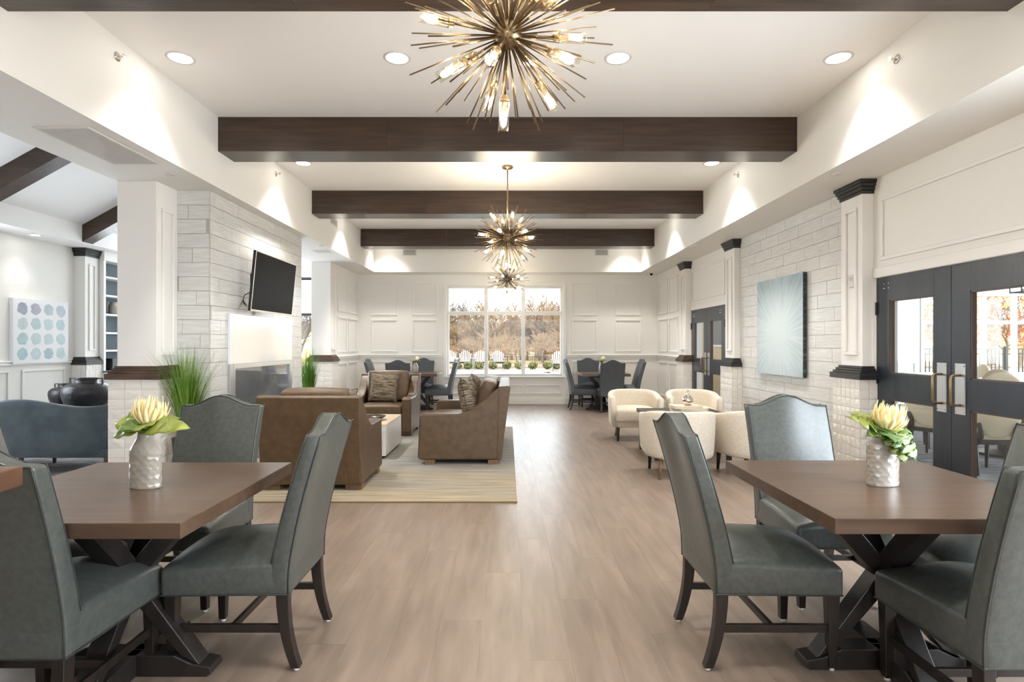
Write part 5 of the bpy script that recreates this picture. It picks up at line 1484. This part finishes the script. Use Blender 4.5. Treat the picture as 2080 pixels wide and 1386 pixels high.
# ---- bare trees
def tree_mesh(seed, h, r, levels, spread, name, m, trunk=0.25, nb=(4, 5, 5, 4), tw=1.0):
    rs = random.Random(seed); b = MB()
    def seg(p, q, r0, r1, n=3):
        d = (q - p).normalized(); up = Vector((0, 0, 1)) if abs(d.z) < .9 else Vector((1, 0, 0))
        a = d.cross(up).normalized(); c = d.cross(a); vs = []
        for pp, rr in ((p, r0), (q, r1)):
            for k in range(n):
                t = 2 * math.pi * k / n; vs.append(pp + (a * math.cos(t) + c * math.sin(t)) * rr)
        b.add(vs, [(k, (k + 1) % n, n + (k + 1) % n, n + k) for k in range(n)])
    def grow(p, d, ln, rr, lv):
        n = 3; pts = [p]; dd = d.copy()
        for i in range(n):
            dd = (dd + Vector((rs.gauss(0, .12), rs.gauss(0, .12), rs.gauss(0.03, .08)))).normalized()
            q = pts[-1] + dd * ln / n
            seg(pts[-1], q, rr * (1 - 0.2 * i), rr * (1 - 0.2 * (i + 1)), 5 if lv == 0 else 3); pts.append(q)
        if lv >= levels: return
        for k in range(nb[min(lv, len(nb) - 1)]):
            t = rs.uniform(0.45 if lv == 0 else 0.25, 1.0); f = t * n; i = min(int(f), n - 1)
            pp = pts[i].lerp(pts[i + 1], f - i)
            ax = Vector((rs.gauss(0, 1), rs.gauss(0, 1), rs.gauss(0, .5))).normalized()
            nd = (dd * (1 - spread * 0.5) + ax * spread).normalized(); nd.z = abs(nd.z) * 0.7 + 0.15 if lv == 0 else nd.z
            grow(pp, nd.normalized(), ln * rs.uniform(0.5, 0.72), max(rr * 0.52, r * 0.035 * tw), lv + 1)
        grow(pts[-1], dd, ln * 0.62, rr * 0.55, lv + 1)
    grow(Vector((0, 0, 0)), Vector((0, 0, 1)), h * trunk * 1.6, r, 0)
    zs = max(v[2] for v in b.v); k = h / zs
    b.v = [(x * k, y * k, z * k) for x, y, z in b.v]
    return b.mesh(name, m)
wood = [tree_mesh(31 + i, 8.5, 0.17, 4, 0.55 + 0.1 * (i % 3), 'branches', m_bark if i % 2 else m_twig, tw=1.3) for i in range(5)]
thick = [tree_mesh(61 + i, 4.2, 0.07, 4, 0.8, 'branches', m_twig, trunk=0.14, nb=(7, 5, 5, 4), tw=1.6) for i in range(3)]
words_ = 'first second third fourth fifth sixth seventh eighth ninth tenth eleventh twelfth'.split()
rs = random.Random(9); k = 0
def gz(y): return -0.02 - 0.7 * smooth01((y - 34.5) / 6) + 6.6 * smooth01((y - 75) / 45)
for (row, y0, n, meshes, sc, half, desc) in (('front', 62, 13, thick, 0.8, 0.145, 'bare tan thicket bush'), ('middle', 70, 15, wood, 0.85, 0.15, 'bare leafless woodland tree'), ('back', 86, 18, wood, 1.0, 0.15, 'bare leafless woodland tree'), ('rear', 74, 16, thick, 1.25, 0.15, 'bare tan thicket bush')):
    for i in range(n):
        y = y0 + rs.uniform(-4, 4); x = (-half + 2 * half * (i + rs.uniform(.2, .8)) / n) * y
        root = thing('bare_tree' if meshes is wood else 'thicket_bush', '%s in the %s row of the woodland beyond the fence' % (desc, row), 'tree' if meshes is wood else 'bush', (x, y, gz(y) - 0.05), rs.uniform(0, 6), '%s row of woodland growth' % row)
        s_ = sc * rs.uniform(0.8, 1.2)
        o = put('branches', meshes[(i + k) % len(meshes)], root); o.scale = (s_ * 1.15, s_ * 1.15, s_)
        k += 1
for i, (x, lab) in enumerate(((961, 'young round crowned tree with white trunk wrap in the left pane'), (1052, 'young round crowned tree with white trunk wrap in the middle pane'))):
    yy = 34.0
    root = thing('young_tree', lab, 'tree', (px(x, yy), yy, -0.02), group='young trees by the fence')
    o = put('branches', thick[i], root, loc=(0, 0, 0.95)); o.scale = (0.40, 0.40, 0.25)
    MB().tube([(0, 0, 0), (0, 0, 1.05)], [0.045, 0.03], 6).build('trunk', m_twig, root)
    MB().tube([(0, 0, 0), (0, 0, 0.62)], [0.07, 0.05], 8).build('trunk_wrap', m_adir, root)
# trees outside the dining hall and the side room windows
for i, (x, y, s_) in enumerate(((34, 40, 0.8), (31, 38, 0.7), (38, 42, 0.8), (28, 36, 0.7), (43, 50, 0.9), (37, 49, 0.9), (33, 47, 0.9), (47, 52, .9))):
    root = thing('bare_tree', 'bare leafless tree far outside the dining hall window', 'tree', (x, y, -0.5), i * 1.3, 'trees outside the dining hall')
    o = put('branches', wood[i % 5], root); o.scale = (s_, s_, s_ * .9)
for i, (x, y, s_) in enumerate(((-17, 44, 0.7), (-15.5, 42, .8), (-14, 46, .7), (-18.5, 47, .8))):
    root = thing('bare_tree', 'bare leafless tree outside the side room window', 'tree', (x, y, -0.5), i * 1.3, 'trees outside the side room')
    o = put('branches', wood[i % 5], root); o.scale = (s_, s_, s_ * .9)
ot = thing('autumn_tree', 'small tree with rust orange leaves outside the dining hall', 'tree', (20.2, 23.0, 0))
put('branches', wood[0], ot).scale = (0.42, 0.42, 0.45)
f_ = put('foliage', leaf_ball(1.7, 900, m_orange, 5, 0.10, 0.9), ot, loc=(0, 0, 1.0)); f_['kind'] = 'stuff'
ot2 = thing('autumn_tree', 'rust orange tree at the left part of the dining hall window', 'tree', (17.6, 22.5, 0))
put('branches', wood[2], ot2).scale = (0.42, 0.42, 0.45)
f_ = put('foliage', leaf_ball(1.3, 500, m_orange, 6, 0.10, 0.9), ot2, loc=(0, 0, 1.4)); f_['kind'] = 'stuff'
